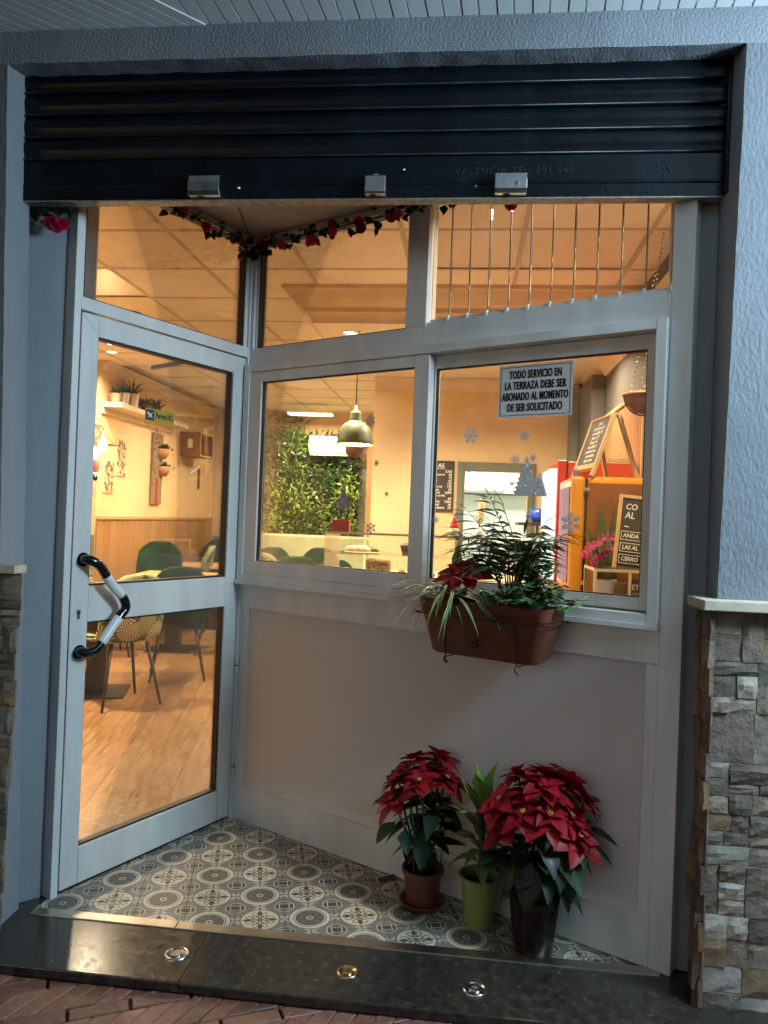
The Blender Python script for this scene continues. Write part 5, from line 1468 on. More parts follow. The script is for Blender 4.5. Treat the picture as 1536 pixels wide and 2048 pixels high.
# small red pot with rosemary on the case
p = at_y(682, 1063, 2.36)
rp_ = thing('rosemary_pot', 'square red pot of rosemary on top of the pastry case', 'potted plant', (p.x, 2.36, 1.294))
mb = MB(); mb.box(p.x-.055, p.x+.055, 2.32, 2.41, 1.2942, 1.372); mb.build('pot', mat('red_pot', (.22,.02,.015), .4), rp_, bevel=.004)
needle = blade('needle', lf_dark, w=.18, droop=.02, n=4)
rnd = random.Random(8)
for k in range(9):
    x0 = p.x + rnd.uniform(-.04,.04); top = Vector((x0 + rnd.uniform(-.035,.05), 2.365+rnd.uniform(-.02,.02), 1.37+rnd.uniform(.06,.15))); bot = Vector((x0, 2.365, 1.37))
    mb = MB(); mb.tube([bot, top], .003, 5); st_ = mb.build('sprig', m_leg, rp_)
    for q in range(16):
        t = rnd.uniform(.1, 1); a = rnd.uniform(0, 2*pi)
        mb2 = inst('needle', needle, rp_, bot.lerp(top, t), orient((cos(a), sin(a), .9)), .028)
# coffee station and other bright things behind the palm
cm = thing('coffee_machine', 'white and steel coffee machine on the counter behind the planter palm', 'coffee machine', (1.5, 2.7, 1.022))
mb = MB(); mb.box(1.30, 1.66, 2.42+.48, 2.93, 1.0225, 1.34) if False else mb.box(1.72, 1.75, 2.3, 2.9, 1.0225, 1.03)
p0_, p1_ = at_y(1000, 1075, 3.1), at_y(1100, 1150, 3.1)
cm.location = (p0_.x+.15, 3.1, 1.0); WL[cm.name] = Vector(cm.location)
mb = MB(); mb.box(p0_.x, p1_.x, 3.0, 3.35, 1.0, p0_.z); mb.build('body', m_kwhite, cm, bevel=.015)
mb = MB(); mb.box(p0_.x+.03, p1_.x-.03, 2.93, 2.9995, 1.16, p0_.z-.02); mb.build('group_head', m_chrome, cm, bevel=.006)
mb = MB(); mb.box(p0_.x, p1_.x, 2.9, 2.9995, 1.0, 1.03); mb.build('drip_tray', m_steelg, cm, bevel=.003)
bc = thing('back_counter', 'low back counter under the coffee machine', 'counter', (1.75, 3.2, 0))
mb = MB(); mb.box(1.25, 2.2, 2.95-.06, 3.5, .012, .965); mb.build('body', m_oak, bc); mb = MB(); mb.box(1.23, 2.22, 2.87, 3.52, .9655, .9995); mb.build('worktop', MATS['pale_worktop'], bc)
q0 = at_y(1075, 1030, 3.6)
bx_ = thing('blue_container', 'translucent blue plastic holder standing on a shelf beside the red refrigerator', 'container', (q0.x, 3.6, q0.z-.08))
m_bluep = mat('blue_plastic', (.02,.08,.7), .25, trans=.3)
mb = MB(TR(q0.x, 3.6, q0.z-.06)); mb.lathe([(0,0),(.04,0),(.06,.11),(.055,.11),(.036,.006),(0,.006)], 20); mb.build('cup', m_bluep, bx_, smooth=True)
mb = MB(); mb.box(q0.x-.09, q0.x-.03, 3.585, 3.6, q0.z-.02, q0.z-.0); mb.build('handle', m_bluep, bx_)
sf2 = thing('corner_shelf', 'dark shelf with jars between the kitchen doorway and the refrigerators', 'shelf', (q0.x, 3.7, q0.z-.09))
mb = MB(); mb.box(q0.x-.15, q0.x+.35, 3.5, 3.95, q0.z-.085, q0.z-.061); mb.build('board', m_leg, sf2)
mb = MB(); mb.box(q0.x+.02, q0.x+.04, 3.9, 3.92, 0.012, q0.z-.0855); mb.build('post', m_leg, sf2)
for k in range(3):
    t = thing('jar', ('left', 'middle', 'right')[k] + 'most small glass jar on the dark corner shelf' if k != 1 else 'small glass jar in the middle of the dark corner shelf', 'jar', (q0.x+.12+.07*k, 3.6, q0.z-.06))
    mb = MB(TR(q0.x+.12+.07*k, 3.6, q0.z-.0605)); mb.lathe([(0,0),(.025,0),(.026,.06+.015*k),(.018,.07+.015*k),(0,.07+.015*k)], 16); mb.build('glass', mat('jar_glass', (.4,.25,.12), .1, trans=.5), t, smooth=True)

# menu board on the counter wall
mbd = thing('menu_board', 'black chalk price board on the counter wall left of the kitchen doorway', 'menu board', (1.05, YK-.01, 1.47))
mb = MB(); mb.box(.86, 1.208, YK-.02, YK-.001, 1.465, 1.908); mb.build('slate', m_slate, mbd, bevel=.002)
MK = frameM((0, YK-.0206, 0), (1, 0))
text('AS', .05, faceM(MK, 1.09, 0, 1.865), m_chalk, 'chalk_lettering', mbd, off=.001, shear=.1)
mb = MB(MK); mb.box(1.0, 1.13, -.001, 0, 1.836, 1.840); mb.build('chalk_line', m_chalk, mbd)
rows = [('', '5,50€'), ('equeroni', '6€'), ('', '7€'), ('o', '6€'), ('', '12€'), ('. arroz', '14€'), ('aga', '5€'), ('s (x)', '2,50€'), ('o con Pan', ''), ('', '6€'), ('Prky', '7,50€'), ('ensl', '2€'), ('o pimient', '2€')]
for k, (a_, b_) in enumerate(rows):
    z = 1.815 - k*.0262
    if a_: text(a_, .024, faceM(MK, 1.05, 0, z), m_chalk, 'chalk_lettering', mbd, align='LEFT', shear=.2, xs=.85, off=.0006)
    if b_: text(b_, .027, faceM(MK, 1.187, 0, z), m_chalk, 'chalk_lettering', mbd, align='RIGHT', shear=.1, xs=.9, off=.0006)

# ------------------------------------------------------------------ right side: refrigerators, easel, slate, orchid
rc = thing('side_counter', 'brown side counter carrying the two small refrigerators', 'counter', (2.0, 1.7, 0))
m_brown = mat('brown_laminate', (.14,.06,.03), .4, var=.15)
mb = MB(); mb.box(1.80, XE-.035, .98, 2.85, .012, 1.0); mb.build('body', m_oak, rc); mb = MB(); mb.box(1.74, XE-.035, .95, 2.86, 1.0005, 1.045); mb.build('worktop', m_brown, rc, bevel=.004)
m_fy = mat('yellow_fridge_enamel', (.72,.30,.012), .22, var=.03, coat=.3)
m_fb = mat('shaded_fridge_side', (.27,.085,.012), .25, var=.06, coat=.2)  # fridge colour darkened to brown for the side that lies in shade
m_fp = mat('purple_print', (.22,.12,.3), .4, var=.3, vs=12)
yf = thing('yellow_refrigerator', 'small glossy yellow refrigerator on the side counter behind the snake plant', 'refrigerator', (2.05, 1.65, 1.045))
def rbox(name, x0, x1, y0, y1, z0, z1, m, root, bv, seg=4):
    mb = MB(); mb.box(x0, x1, y0, y1, z0, z1); return mb.build(name, m, root, bevel=bv, seg=seg, smooth=False)
rbox('body', 1.925, 2.275, 1.40, 1.92, 1.046, 1.642, m_fy, yf, .03)
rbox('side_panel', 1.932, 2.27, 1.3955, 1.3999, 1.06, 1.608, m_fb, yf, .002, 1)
dY = rbox('door', 1.846, 1.916, 1.405, 1.915, 1.05, 1.64, m_fy, yf, .022)
rbox('door_panel', 1.8425, 1.8458, 1.46, 1.86, 1.10, 1.59, m_fp, dY, .001, 1)
rbox('door_gap', 1.9165, 1.9245, 1.41, 1.91, 1.06, 1.63, m_gask, yf, .001, 1)
rbox('hinge', 1.905, 1.935, 1.392, 1.3995, 1.565, 1.585, m_chrome, yf, .002, 1); rbox('hinge', 1.905, 1.935, 1.392, 1.3995, 1.10, 1.12, m_chrome, yf, .002, 1)
m_emb2 = mat('embossed_amber', (.33,.12,.02), .3)
text('LIVE', .075, faceM(frameM((0, 1.3953, 0), (1, 0)), 2.085, 0, 1.46, -pi/2), m_emb2, 'embossed_lettering', yf, ext=.0008)
rf = thing('red_refrigerator', 'red refrigerator with a lit white door edge behind the yellow one', 'refrigerator', (2.05, 2.3, 1.045))
m_fr = mat('red_fridge_enamel', (.62,.025,.012), .25, var=.03, coat=.3); m_fo = mat('orange_red_side', (.70,.09,.015), .3, var=.04)
rbox('body', 1.90, 2.285, 2.02, 2.5, 1.046, 1.76, m_fo, rf, .006, 2)
rbox('door_frame', 1.842, 1.892, 2.0, 2.5, 1.048, 1.765, m_fr, rf, .006, 2)
rbox('lit_front', 1.80, 1.8415, 2.03, 2.47, 1.07, 1.72, emat('cooler_glow', (.9,1,.9), 1.1), rf, .004, 1)
rbox('gap', 1.8925, 1.8995, 2.01, 2.49, 1.05, 1.758, m_gask, rf, .001, 1)
# chalk easel on the yellow refrigerator
ez = thing('chalk_easel', 'pine A frame chalk easel with a price list on top of the yellow refrigerator', 'easel', (2.02, 1.55, 1.642))
za, zb_ = 1.6425, 1.955
AX, HWX = 2.035, .115
for yy in (1.42, 1.74):
    for sg in (-1, 1):
        if yy > 1.5 and sg > 0: sg2 = .62
        else: sg2 = 1
        mb = MB(); a_ = Vector((AX+sg*.012, yy, zb_)); b_ = Vector((AX+sg*HWX*sg2, yy, za)); dd = (b_-a_)
        n_ = Vector((dd.z, 0, -dd.x)).normalized()*.010; y_ = Vector((0, .011, 0))
        mb.add([a_-n_-y_, a_+n_-y_, a_+n_+y_, a_-n_+y_, b_-n_-y_, b_+n_-y_, b_+n_+y_, b_-n_+y_], [(0,1,2,3),(7,6,5,4),(0,4,5,1),(1,5,6,2),(2,6,7,3),(3,7,4,0)])
        mb.build('leg', m_pine, ez, bevel=.002)
tv = Vector((-(HWX-.012), 0, -(zb_-za))).normalized()   # down the left slope
def slope_M():
    x = Vector((0, -1, 0)); up_ = -tv; nrm = x.cross(up_)
    M = Matrix((x, up_, nrm)).transposed().to_4x4(); M.translation = Vector((AX-.012, 1.58, zb_)); return M
SM = slope_M()      # local x toward the viewer, y up the slope, z outward normal
mb = MB(SM); mb.box(-.15, .15, -.262, -.012, -.003, .003); mb.build('slate', m_slate, ez)
mb = MB(SM); mb.box(-.16, .16, -.29, -.263, -.012, .014); mb.build('tray', m_pine, ez, bevel=.002)
mb = MB(); mb.box(AX-.03, AX+.078, 1.412, 1.428, 1.715, 1.738); mb.build('cross_bar', m_pine, ez, bevel=.002)
mb = MB(); mb.box(AX-.02, AX+.02, 1.41, 1.75, zb_-.006, zb_+.008); mb.build('ridge', m_pine, ez, bevel=.003)
ez.rotation_euler.z = .16
rnd = random.Random(12)
for k in range(9):
    text(('Tapas','Calamares 6€','ensaladilla 5€','Jamon 7€','Queso 6€','bocadillos fr','sandwich mix','montaditos','cafe y tarta')[k], .026, SM @ TR(rnd.uniform(-.01,.01), -.032-.0255*k, .0036), m_chalk, 'chalk_lettering', ez, off=.0006, shear=.15, xs=1.15, ext=.0003)
# things behind easel on the red refrigerator and wall
hb = thing('hanging_basket', 'brown wire half basket hanging from a silver chain at the right window edge', 'basket', (2.16, 1.35, 2.4))
bc0 = at_y(1290, 790, 1.3)
m_ratt = mat('brown_rattan', (.18,.07,.03), .6, var=.3, vs=40)
for k in range(7):
    a = k*pi/6
    mb = MB(TR(bc0.x, 1.3, bc0.z)); mb.tube([(cos(a)*.10*cos(t), sin(a)*.10*cos(t)-.0, -.10*sin(t)) for t in [i*pi/2/8 for i in range(9)]], .003, 6); mb.build('rib', m_ratt, hb)
mb = MB(TR(bc0.x, 1.3, bc0.z)); mb.tube([(.102*cos(i*2*pi/24), .102*sin(i*2*pi/24), 0) for i in range(25)], .0055, 8); mb.build('rim', m_pine, hb)
mb = MB(TR(bc0.x, 1.3, bc0.z)); mb.lathe([(0,-.095),(.05,-.08),(.085,-.045),(.095,0)], 20); mb.build('liner', m_ratt, hb, smooth=True)
ch_t = Vector((bc0.x+.06, 1.3, ZC-.01))
lk = MB(); lk.lathe([(.004,.0),(.006,.004),(.004,.008),(0,.008)], 8); lkm = lk.mesh('chain_link', m_chrome, (0,0,0), True)
for sx in (-.08, .0):
    s_ = Vector((bc0.x+sx, 1.22 if sx else 1.4, bc0.z))
    n_ = 34
    for k in range(n_): inst('chain_link', lkm, hb, s_.lerp(ch_t, k/(n_-1)))
wb_ = thing('wall_chalkboard', 'pine framed chalkboard on the oak panelled right wall', 'chalkboard', (XE-.03, 1.5, 1.66))
mb = MB(); mb.box(XE-.036, XE-.0225, 1.05, 1.86, 1.62, 2.06); mb.build('slate', m_slate, wb_)
for bx in ((XE-.044, XE-.0225, 1.8605, 1.885, 1.6, 2.08), (XE-.044, XE-.0225, 1.03, 1.86, 2.0605, 2.08)):
    mb = MB(); mb.box(*bx); mb.build('frame_rail', m_pine, wb_)
MRW = frameM((XE-.0365, 0, 0), (0, -1))
for k in range(8):
    text(('Desayunos','cafe con leche','tostada tomate','zumo naranja','croissant','bocadillo','tarta casera','infusion')[k], .034, faceM(MRW, -1.66, -.0004, 2.02-.05*k), m_chalk, 'chalk_lettering', wb_, align='LEFT', shear=.2, ext=.0003, off=.0004) if False else None
    mb = MB(MRW)
    rnd = random.Random(40+k)
    x = -1.83
    while x < -1.55:
        w = rnd.uniform(.02, .05); mb.box(x, x+w, -.0012, -.0004, 2.0-.048*k-.006, 2.0-.048*k+rnd.uniform(-.002,.008)); x += w+.012
    mb.build('chalk_stroke', m_chalk, wb_)
# display case with a slate on it, nearest the glass
gc = thing('glass_case', 'low cream framed glass case on the side counter at the right window edge', 'display case', (2.05, 1.15, 1.045))
x0, x1, y0, y1, z0, z1 = 1.905, 2.27, 1.0, 1.30, 1.046, 1.205
for bx in ((x0,x0+.012,y0,y0+.012,z0,z1),(x1-.012,x1,y0,y0+.012,z0,z1),(x0,x0+.012,y1-.012,y1,z0,z1),(x1-.012,x1,y1-.012,y1,z0,z1),(2.055,2.067,y0,y0+.012,z0,z1-.0125)):
    mb = MB(); mb.box(*bx); mb.build('post', m_case, gc)
for bx in ((x0+.0125,x1-.0125,y0,y0+.012,z1-.012,z1),(x0+.0125,x1-.0125,y1-.012,y1,z1-.012,z1),(x0,x0+.012,y0+.0125,y1-.0125,z1-.012,z1),(x1-.012,x1,y0+.0125,y1-.0125,z1-.012,z1)):
    mb = MB(); mb.box(*bx); mb.build('rail', m_case, gc)
mb = MB(); mb.box(x0+.003,x1-.003,y0+.003,y1-.003,z1+.0005,z1+.0045); mb.build('top_pane', m_glass, gc)
mb = MB(); mb.box(x0+.0125,x1-.0125,y0+.003,y0+.006,z0,z1-.0125); mb.build('front_pane', m_glass, gc)
mb = MB(); mb.box(x0+.003,x0+.006,y0+.0125,y1-.0125,z0,z1-.0125); mb.build('side_pane', m_glass, gc)
lb = thing('chalk_label', 'small black label lettered in chalk inside the low glass case', 'label', (2.14, 1.04, 1.10))
mb = MB(); mb.box(2.07, 2.26, 1.03, 1.035, 1.055, 1.165); mb.build('card', m_slate, lb)
ML = frameM((0, 1.0295, 0), (1, 0))
text('ETIQUET', .034, faceM(ML, 2.076, 0, 1.126), m_chalk, 'chalk_lettering', lb, align='LEFT', xs=.85, ext=.0003, off=.0004)
mb = MB(ML); mb.box(2.078, 2.2, -.0006, 0, 1.098, 1.101); mb.build('chalk_line', m_chalk, lb)
slp = radians(7)
sb = thing('slate_sign', 'pine framed chalk sign leaning on the low glass case at the right window edge', 'chalkboard', (2.15, 1.1, 1.21))
MSL = TR(2.0, 1.09, 1.2105) @ Matrix.Rotation(-slp, 4, 'X') @ Matrix.Rotation(radians(5), 4, 'Y')
mb = MB(MSL); mb.box(.016, .28, 0, .008, .01, .325); mb.build('slate', m_slate, sb)
for bx in ((.0, .0155, -.004, .012, 0, .34), (.016, .28, -.004, .012, .3255, .34)):
    mb = MB(MSL); mb.box(*bx); mb.build('frame_rail', m_pine, sb, bevel=.001)
for tx, z, s in (('CO', .285, .038), ('AL', .245, .042), ('~', .195, .04), ('ANDA', .152, .027), ('LAS AL', .098, .026), ('CERRO', .045, .026)):
    text(tx, s, faceM(MSL, .032, -.0004, z), m_chalk, 'chalk_lettering', sb, align='LEFT', ext=.0003, off=.0005, xs=.9, shear=.1)
for z in (.152, .098, .045):
    mb = MB(MSL); mb.box(.022, .15, -.0008, -.0002, z+.018, z+.0205); mb.box(.022, .15, -.0008, -.0002, z-.0205, z-.018); mb.box(.022, .0245, -.0008, -.0002, z-.0175, z+.0175); mb.build('chalk_box', m_chalk, sb)
# snake plant and pink orchid in front of the yellow refrigerator
sn = thing('snake_plant', 'snake plant with upright mottled leaves in front of the yellow refrigerator', 'potted plant', (2.0, 1.34, 1.045))
lf_snake = leafmat('snake_leaf', (.05,.09,.03), (.12,.17,.06), edge=(.30,.33,.10), rnd=.15)
snl = blade('snake_leaf_blade', lf_snake, w=.17, fold=.5, droop=.03, peak=.5)
mb = MB(TR(2.02, 1.34, 1.046)); mb.lathe([(0,0),(.04,0),(.055,.09),(.05,.09),(0,.08)], 20); mb.build('pot', m_white, sn)
for px, py, l, tilt in ((1200,1003,.33,.02),(1232,1008,.32,.22),(1211,1050,.22,.02),(1172,1048,.2,-.35),(1222,1075,.18,.1)):
    tp = at_y(px, py, 1.33); bs = Vector((2.02 + tilt*.03, 1.33, 1.12)); d = tp - bs
    inst('leaf', snl, sn, bs, orient(d, (0,-1,.0)), d.length)
oc = thing('pink_orchid', 'pink orchid sprays arching in front of the snake plant', 'potted plant', (2.05, 1.32, 1.045))
lf_pink = leafmat('orchid_petal', (.60,.06,.22), (.75,.16,.36), rnd=.2, rough=.5); lf_wine = leafmat('orchid_wine', (.20,.015,.06), (.32,.03,.12)); lf_ivory = leafmat('orchid_ivory', (.75,.68,.5), (.8,.75,.6))
pet = {k: blade('petal', m_, w=.75, fold=.2, droop=.15, n=4, peak=.55) for k, m_ in (('p', lf_pink), ('w', lf_wine), ('i', lf_ivory))}
def spray(pts, kinds, n, r):
    P = smooth_path([at_y(*q, 1.27) for q in pts]); mb = MB(); mb.tube(P, .0018, 5); mb.build('stem', m_leg, oc)
    rnd = random.Random(n)
    for k in range(n):
        c = P[min(len(P)-1, int((k+.5)/n*len(P)))] + Vector((rnd.uniform(-.006,.006), rnd.uniform(-.015,.01), rnd.uniform(-.008,.006)))
        kd_ = rnd.choice(kinds); a0 = rnd.uniform(0, 6)
        for q in range(4):
            a = a0 + q*pi/2
            inst('petal', pet[kd_], oc, c, orient((cos(a), -.35, sin(a)), (0,-1,0)), r*rnd.uniform(.8,1.2))
spray([(1165,1112),(1182,1093),(1205,1078),(1228,1072),(1250,1085)], 'p', 10, .026)
spray([(1187,1130),(1200,1112),(1220,1100),(1245,1090),(1252,1075)], 'ppw', 13, .022)
spray([(1240,1030),(1250,1040),(1258,1035)], 'pi', 4, .027)
spray([(1243,1062),(1252,1068),(1256,1078)], 'i', 2, .02)
mb = MB(TR(2.10, 1.32, 1.046)); mb.lathe([(0,0),(.035,0),(.045,.08),(.04,.08),(0,.07)], 20); mb.build('pot', m_clay, oc)
# gnome on the pastry case
p = at_y(908, 1062, 2.34)
gn = thing('gnome_ornament', 'small ornament with a red pointed hat and round cream body on the pastry case', 'ornament', (p.x, 2.34, 1.294))
mb = MB(TR(p.x, 2.36, 1.2945)); mb.lathe([(0,0),(.022,.002),(.034,.03),(.026,.058),(0,.066)], 16); mb.build('body', m_sugar, gn, smooth=True)
mb = MB(TR(p.x, 2.36, 1.354)); mb.lathe([(.0,-.006),(.03,-.004),(.026,.006),(.014,.04),(.004,.075),(0,.078)], 16); mb.build('hat', m_felt, gn, smooth=True)
# door closer arm inside the door, dark ceiling fitting
c0, c1 = at_wall(362, 726, MD, .10), at_wall(302, 736, MD, .16)
mb = MB(MD); mb.tube([c0, c1], .011, 8); mb.tube([c0, Vector((c0.x+.03, .027, c0.z+.02))], .008, 6); mb.build('closer_arm', m_steelg, dr, smooth=True)
p = at_z(265, 625, ZC)
cs = thing('ceiling_fitting', 'small dark round fitting on the ceiling above the door', 'ceiling fitting', (p.x, p.y, ZC))
mb = MB(TR(p.x, p.y, ZC-.002)); mb.lathe([(0,-.05),(.035,-.048),(.05,-.02),(.06,-.001)], 20); mb.build('body', m_leg, cs, smooth=True)
# ================================================================== PLANTS AND SMALL THINGS OUTSIDE
lf_poin = leafmat('poinsettia_leaf', (.008,.020,.009), (.015,.034,.013), vein=(.03,.055,.022), rough=.42, rnd=.3, trl=.2)
lf_red = leafmat('poinsettia_bract', (.27,.005,.012), (.40,.010,.018), vein=(.18,.004,.010), rough=.5, rnd=.3, trl=.3)
lf_drac = leafmat('dracaena_leaf', (.10,.20,.025), (.18,.29,.045), vein=(.26,.36,.08), rough=.35, rnd=.3, trl=.3)
lf_spid = leafmat('spider_leaf', (.07,.12,.03), (.10,.16,.04), edge=(.50,.52,.28), rough=.35, rnd=.2, trl=.2)
lf_palm = leafmat('palm_leaflet', (.012,.030,.010), (.024,.054,.017), rough=.35, rnd=.3, trl=.15)
lf_herb = leafmat('herb_leaf', (.05,.13,.045), (.09,.18,.06), rough=.5, rnd=.35, trl=.2)
lf_dief = leafmat('dieffenbachia_leaf', (.015,.045,.014), (.03,.07,.02), vein=(.22,.26,.12), rough=.3, rnd=.1)
lf_rose = leafmat('rose_petal', (.55,.012,.09), (.70,.03,.14), rough=.5, rnd=.35, trl=.2)
lf_vine = leafmat('vine_leaf', (.010,.026,.012), (.022,.05,.02), vein=(.05,.09,.04), rough=.4, rnd=.35)
m_stem = mat('green_stem', (.035,.055,.02), .6, var=.25, vs=30)
m_cyath = mat('yellow_cyathium', (.5,.38,.04), .5)
leafA = [blade('leaf_blade', lf_poin, w=.62, fold=.22, droop=d_, wave=.02, lobes=[.05,.5,.86,1.0,.8,.62,.36,.02], n=7) for d_ in (.15, .35, .55)]
bractA = [blade('bract_blade', lf_red, w=.64, fold=f_, droop=d_, wave=.025, lobes=[.05,.45,.85,1.0,.82,.66,.38,.02], n=7) for d_, f_ in ((.05,.2), (.22,.3), (.4,.15))]

def poinsettia(t, base, zsoil, heads, stems_r, nleaf, rnd, leafL=.12, bract=.095, leaf_zone=(.3, .8), flat=False):
    """stems to every head, bracts round each head, drooping leaves on the stems"""
    for hx, hy, hz in heads:
        top = Vector((hx, hy, hz)); b = Vector((base[0]+rnd.uniform(-stems_r,stems_r), base[1]+rnd.uniform(-stems_r,stems_r), zsoil))
        mid = b.lerp(top, .5) + Vector(((hx-base[0])*.15, (hy-base[1])*.15, .02))
        P = smooth_path([b, mid, top], 5)
        mb = MB(); mb.tube(P, [.0055-.0025*i/len(P) for i in range(len(P))], 7); mb.build('stem', m_stem, t, smooth=True)
        for q in range(nleaf):
            p = P[int(len(P)*rnd.uniform(*leaf_zone))]; a = rnd.uniform(0, 2*pi)
            d = Vector((cos(a), sin(a), rnd.uniform(-.55, .15)))
            pet = p + d.normalized()*.03
            mb = MB(); mb.tube([p, pet], .0016, 5); mb.build('petiole', m_stem, t)
            inst('leaf', rnd.choice(leafA), t, pet, orient(d, (d.x*.3, d.y*.3, 1)), leafL*rnd.uniform(.75, 1.2))
        tilt = Vector((hx-base[0], hy-base[1], .16)).normalized()
        R0 = orient(tilt.orthogonal(), tilt)
        for tier, (n_, L_, el) in enumerate(((6, 1.0, .02), (5, .8, .28), (5, .5, .6))):
            for q in range(n_):
                a = q*2*pi/n_ + tier*.6 + rnd.uniform(-.2,.2)
                d = R0 @ Vector((cos(a)*cos(el+rnd.uniform(-.2,.15)), sin(a)*cos(el), sin(el)))
                inst('bract', rnd.choice(bractA), t, top + tilt*(.006*tier), orient(d, tilt + Vector((rnd.uniform(-.2,.2),rnd.uniform(-.2,.2),0))), bract*L_*rnd.uniform(.85,1.15))
        mb = MB()
        for q in range(5):
            a = q*1.3; c = top + R0 @ Vector((cos(a)*.006, sin(a)*.006, .018)); mb.lathe([(0,.004),(.003,.002),(.0035,-.002),(0,-.003)], 6, M=TR(*c))
        mb.build('flower_centre', m_cyath, t, smooth=True)
def pot_mesh(t, x, y, r0, r1, h, m, name='pot', z=0.0, lip=.012, wall_=.005):
    mb = MB(TR(x, y, z)); mb.lathe([(0,.001),(r0,.001),(r0+(r1-r0)*.82,h-lip*1.4),(r1+.004,h-lip*1.3),(r1+.005,h),(r1-wall_,h),(r0+(r1-r0)*.7-wall_,h*.75),(0,h*.75)], 36)
    o = mb.build(name, m, t, smooth=True)
    md = o.modifiers.new('edges', 'EDGE_SPLIT'); md.split_angle = radians(35)
    return o
def soil(t, x, y, r, z):
    mb = MB(TR(x, y, z)); rnd = random.Random(int(x*1000))
    mb.grid(lambda a, b: Vector((r*b*cos(a*2*pi), r*b*sin(a*2*pi), .006*noise.noise(Vector((b*cos(a*2*pi)*3, b*sin(a*2*pi)*3, x))))), 24, 5)
    mb.build('soil', m_soil, t, smooth=True)

rnd = random.Random(11)
# left pot with saucer
x, y = 1.222, .289
t1 = thing('potted_poinsettia', 'red poinsettia in a terracotta pot on a round saucer, left of the floor plants', 'potted plant', (x, y, 0), 'floor plants by the frosted panel')
mb = MB(TR(x, y, 0)); mb.lathe([(0,.001),(.068,.001),(.083,.022),(.084,.025),(.079,.025),(.066,.006),(0,.005)], 36); mb.build('saucer', m_terra, t1, smooth=True)
pot_mesh(t1, x, y, .056, .072, .132, m_terra, z=.006); soil(t1, x, y, .063, .118)
hs = [(x-.10,y+.01,.44),(x-.02,y-.05,.455),(x+.07,y-.02,.46),(x-.05,y+.06,.50),(x+.05,y+.06,.515),(x+.10,y+.05,.43),(x-.11,y-.05,.385)]
hs += [(x+.02,y+.02,.48),(x-.07,y+.0,.47)]
poinsettia(t1, (x, y), .12, hs, .03, 5, rnd, .11, .09)
for k in range(3):
    mb = MB(); a = k*2.1; mb.tube([(x+.06*cos(a), y+.06*sin(a), .12), (x+.075*cos(a), y+.075*sin(a), .30)], .002, 5); mb.build('stake', m_stem, t1)
# right pot, the tallest, wrapped
x, y = 1.600, .062
t3 = thing('potted_poinsettia', 'largest red poinsettia in a dark plastic pot at the right of the floor plants', 'potted plant', (x, y, 0), 'floor plants by the frosted panel')
m_dpot = mat('dark_plastic_pot', (.035,.018,.012), .25, var=.2, vs=20, coat=.4)
pot_mesh(t3, x, y, .058, .074, .185, m_dpot); soil(t3, x, y, .066, .165)
m_wrap = glassmat('clear_wrap', (.86,.86,.85), 1.6, .02)
mb = MB(TR(x, y, 0)); mb.grid(lambda a, b: Vector(((.064+.024*b+.005*sin(a*2*pi*9)*b)*cos(a*2*pi), (.064+.024*b+.005*sin(a*2*pi*9)*b)*sin(a*2*pi), .003+.235*b+.008*sin(a*2*pi*5)*b)), 72, 5); mb.build('clear_wrap', m_wrap, t3, smooth=True, fix=False)
hs = [(x-.12,y-.03,.485),(x-.05,y-.06,.46),(x+.03,y-.07,.465),(x+.10,y-.03,.45),(x-.06,y+.06,.545),(x+.02,y+.04,.56),(x+.10,y+.05,.545),(x+.15,y+.02,.49),(x+.01,y-.02,.54),(x+.12,y-.06,.40),(x-.10,y-.02,.40),(x+.05,y+.0,.52)]
poinsettia(t3, (x, y), .17, hs, .035, 5, rnd, .13, .10, (.3, .78))
for q in range(5):      # long leaves that hang beside the pot
    a = (-2.6, -1.9, -.5, .1, 3.0)[q]; p = Vector((x+.06*cos(a), y+.06*sin(a), .33 - .02*q)); d = Vector((cos(a)*.5, sin(a)*.4, -.85))
    inst('leaf', leafA[0], t3, p, orient(d, (cos(a), sin(a), .6)), .15)
# small plant in the green pot
x, y = 1.424, .205
t2 = thing('potted_dracaena', 'upright green leafy plant in a lime green pot between the two poinsettias', 'potted plant', (x, y, 0), 'floor plants by the frosted panel')
m_lime = mat('lime_pot', (.27,.31,.085), .35, var=.05)
pot_mesh(t2, x, y, .050, .070, .168, m_lime, lip=.004); soil(t2, x, y, .056, .135)
dr_me = [blade('dracaena_blade', lf_drac, w=.40, fold=.35, droop=d_, peak=.45) for d_ in (.1, .35, .6)]
mb = MB(); mb.tube(smooth_path([Vector((x,y,.13)), Vector((x+.004,y,.26)), Vector((x-.004,y,.38)), Vector((x,y,.43))]), .011, 9); mb.build('cane', m_stem, t2, smooth=True)
for k in range(30):
    f = k/29; z = .20 + f*.23; a = k*2.4; el = .1 + f*1.1 + rnd.uniform(-.15,.15)
    d = Vector((cos(a)*cos(el), sin(a)*cos(el), sin(el)))
    inst('leaf', dr_me[0 if f > .7 else 1 if f > .35 else 2], t2, (x+.008*cos(a), y+.008*sin(a), z), orient(d, (0,0,1) if el < 1.2 else (-cos(a),-sin(a),.3)), rnd.uniform(.11,.15) if f > .6 else rnd.uniform(.10,.14))

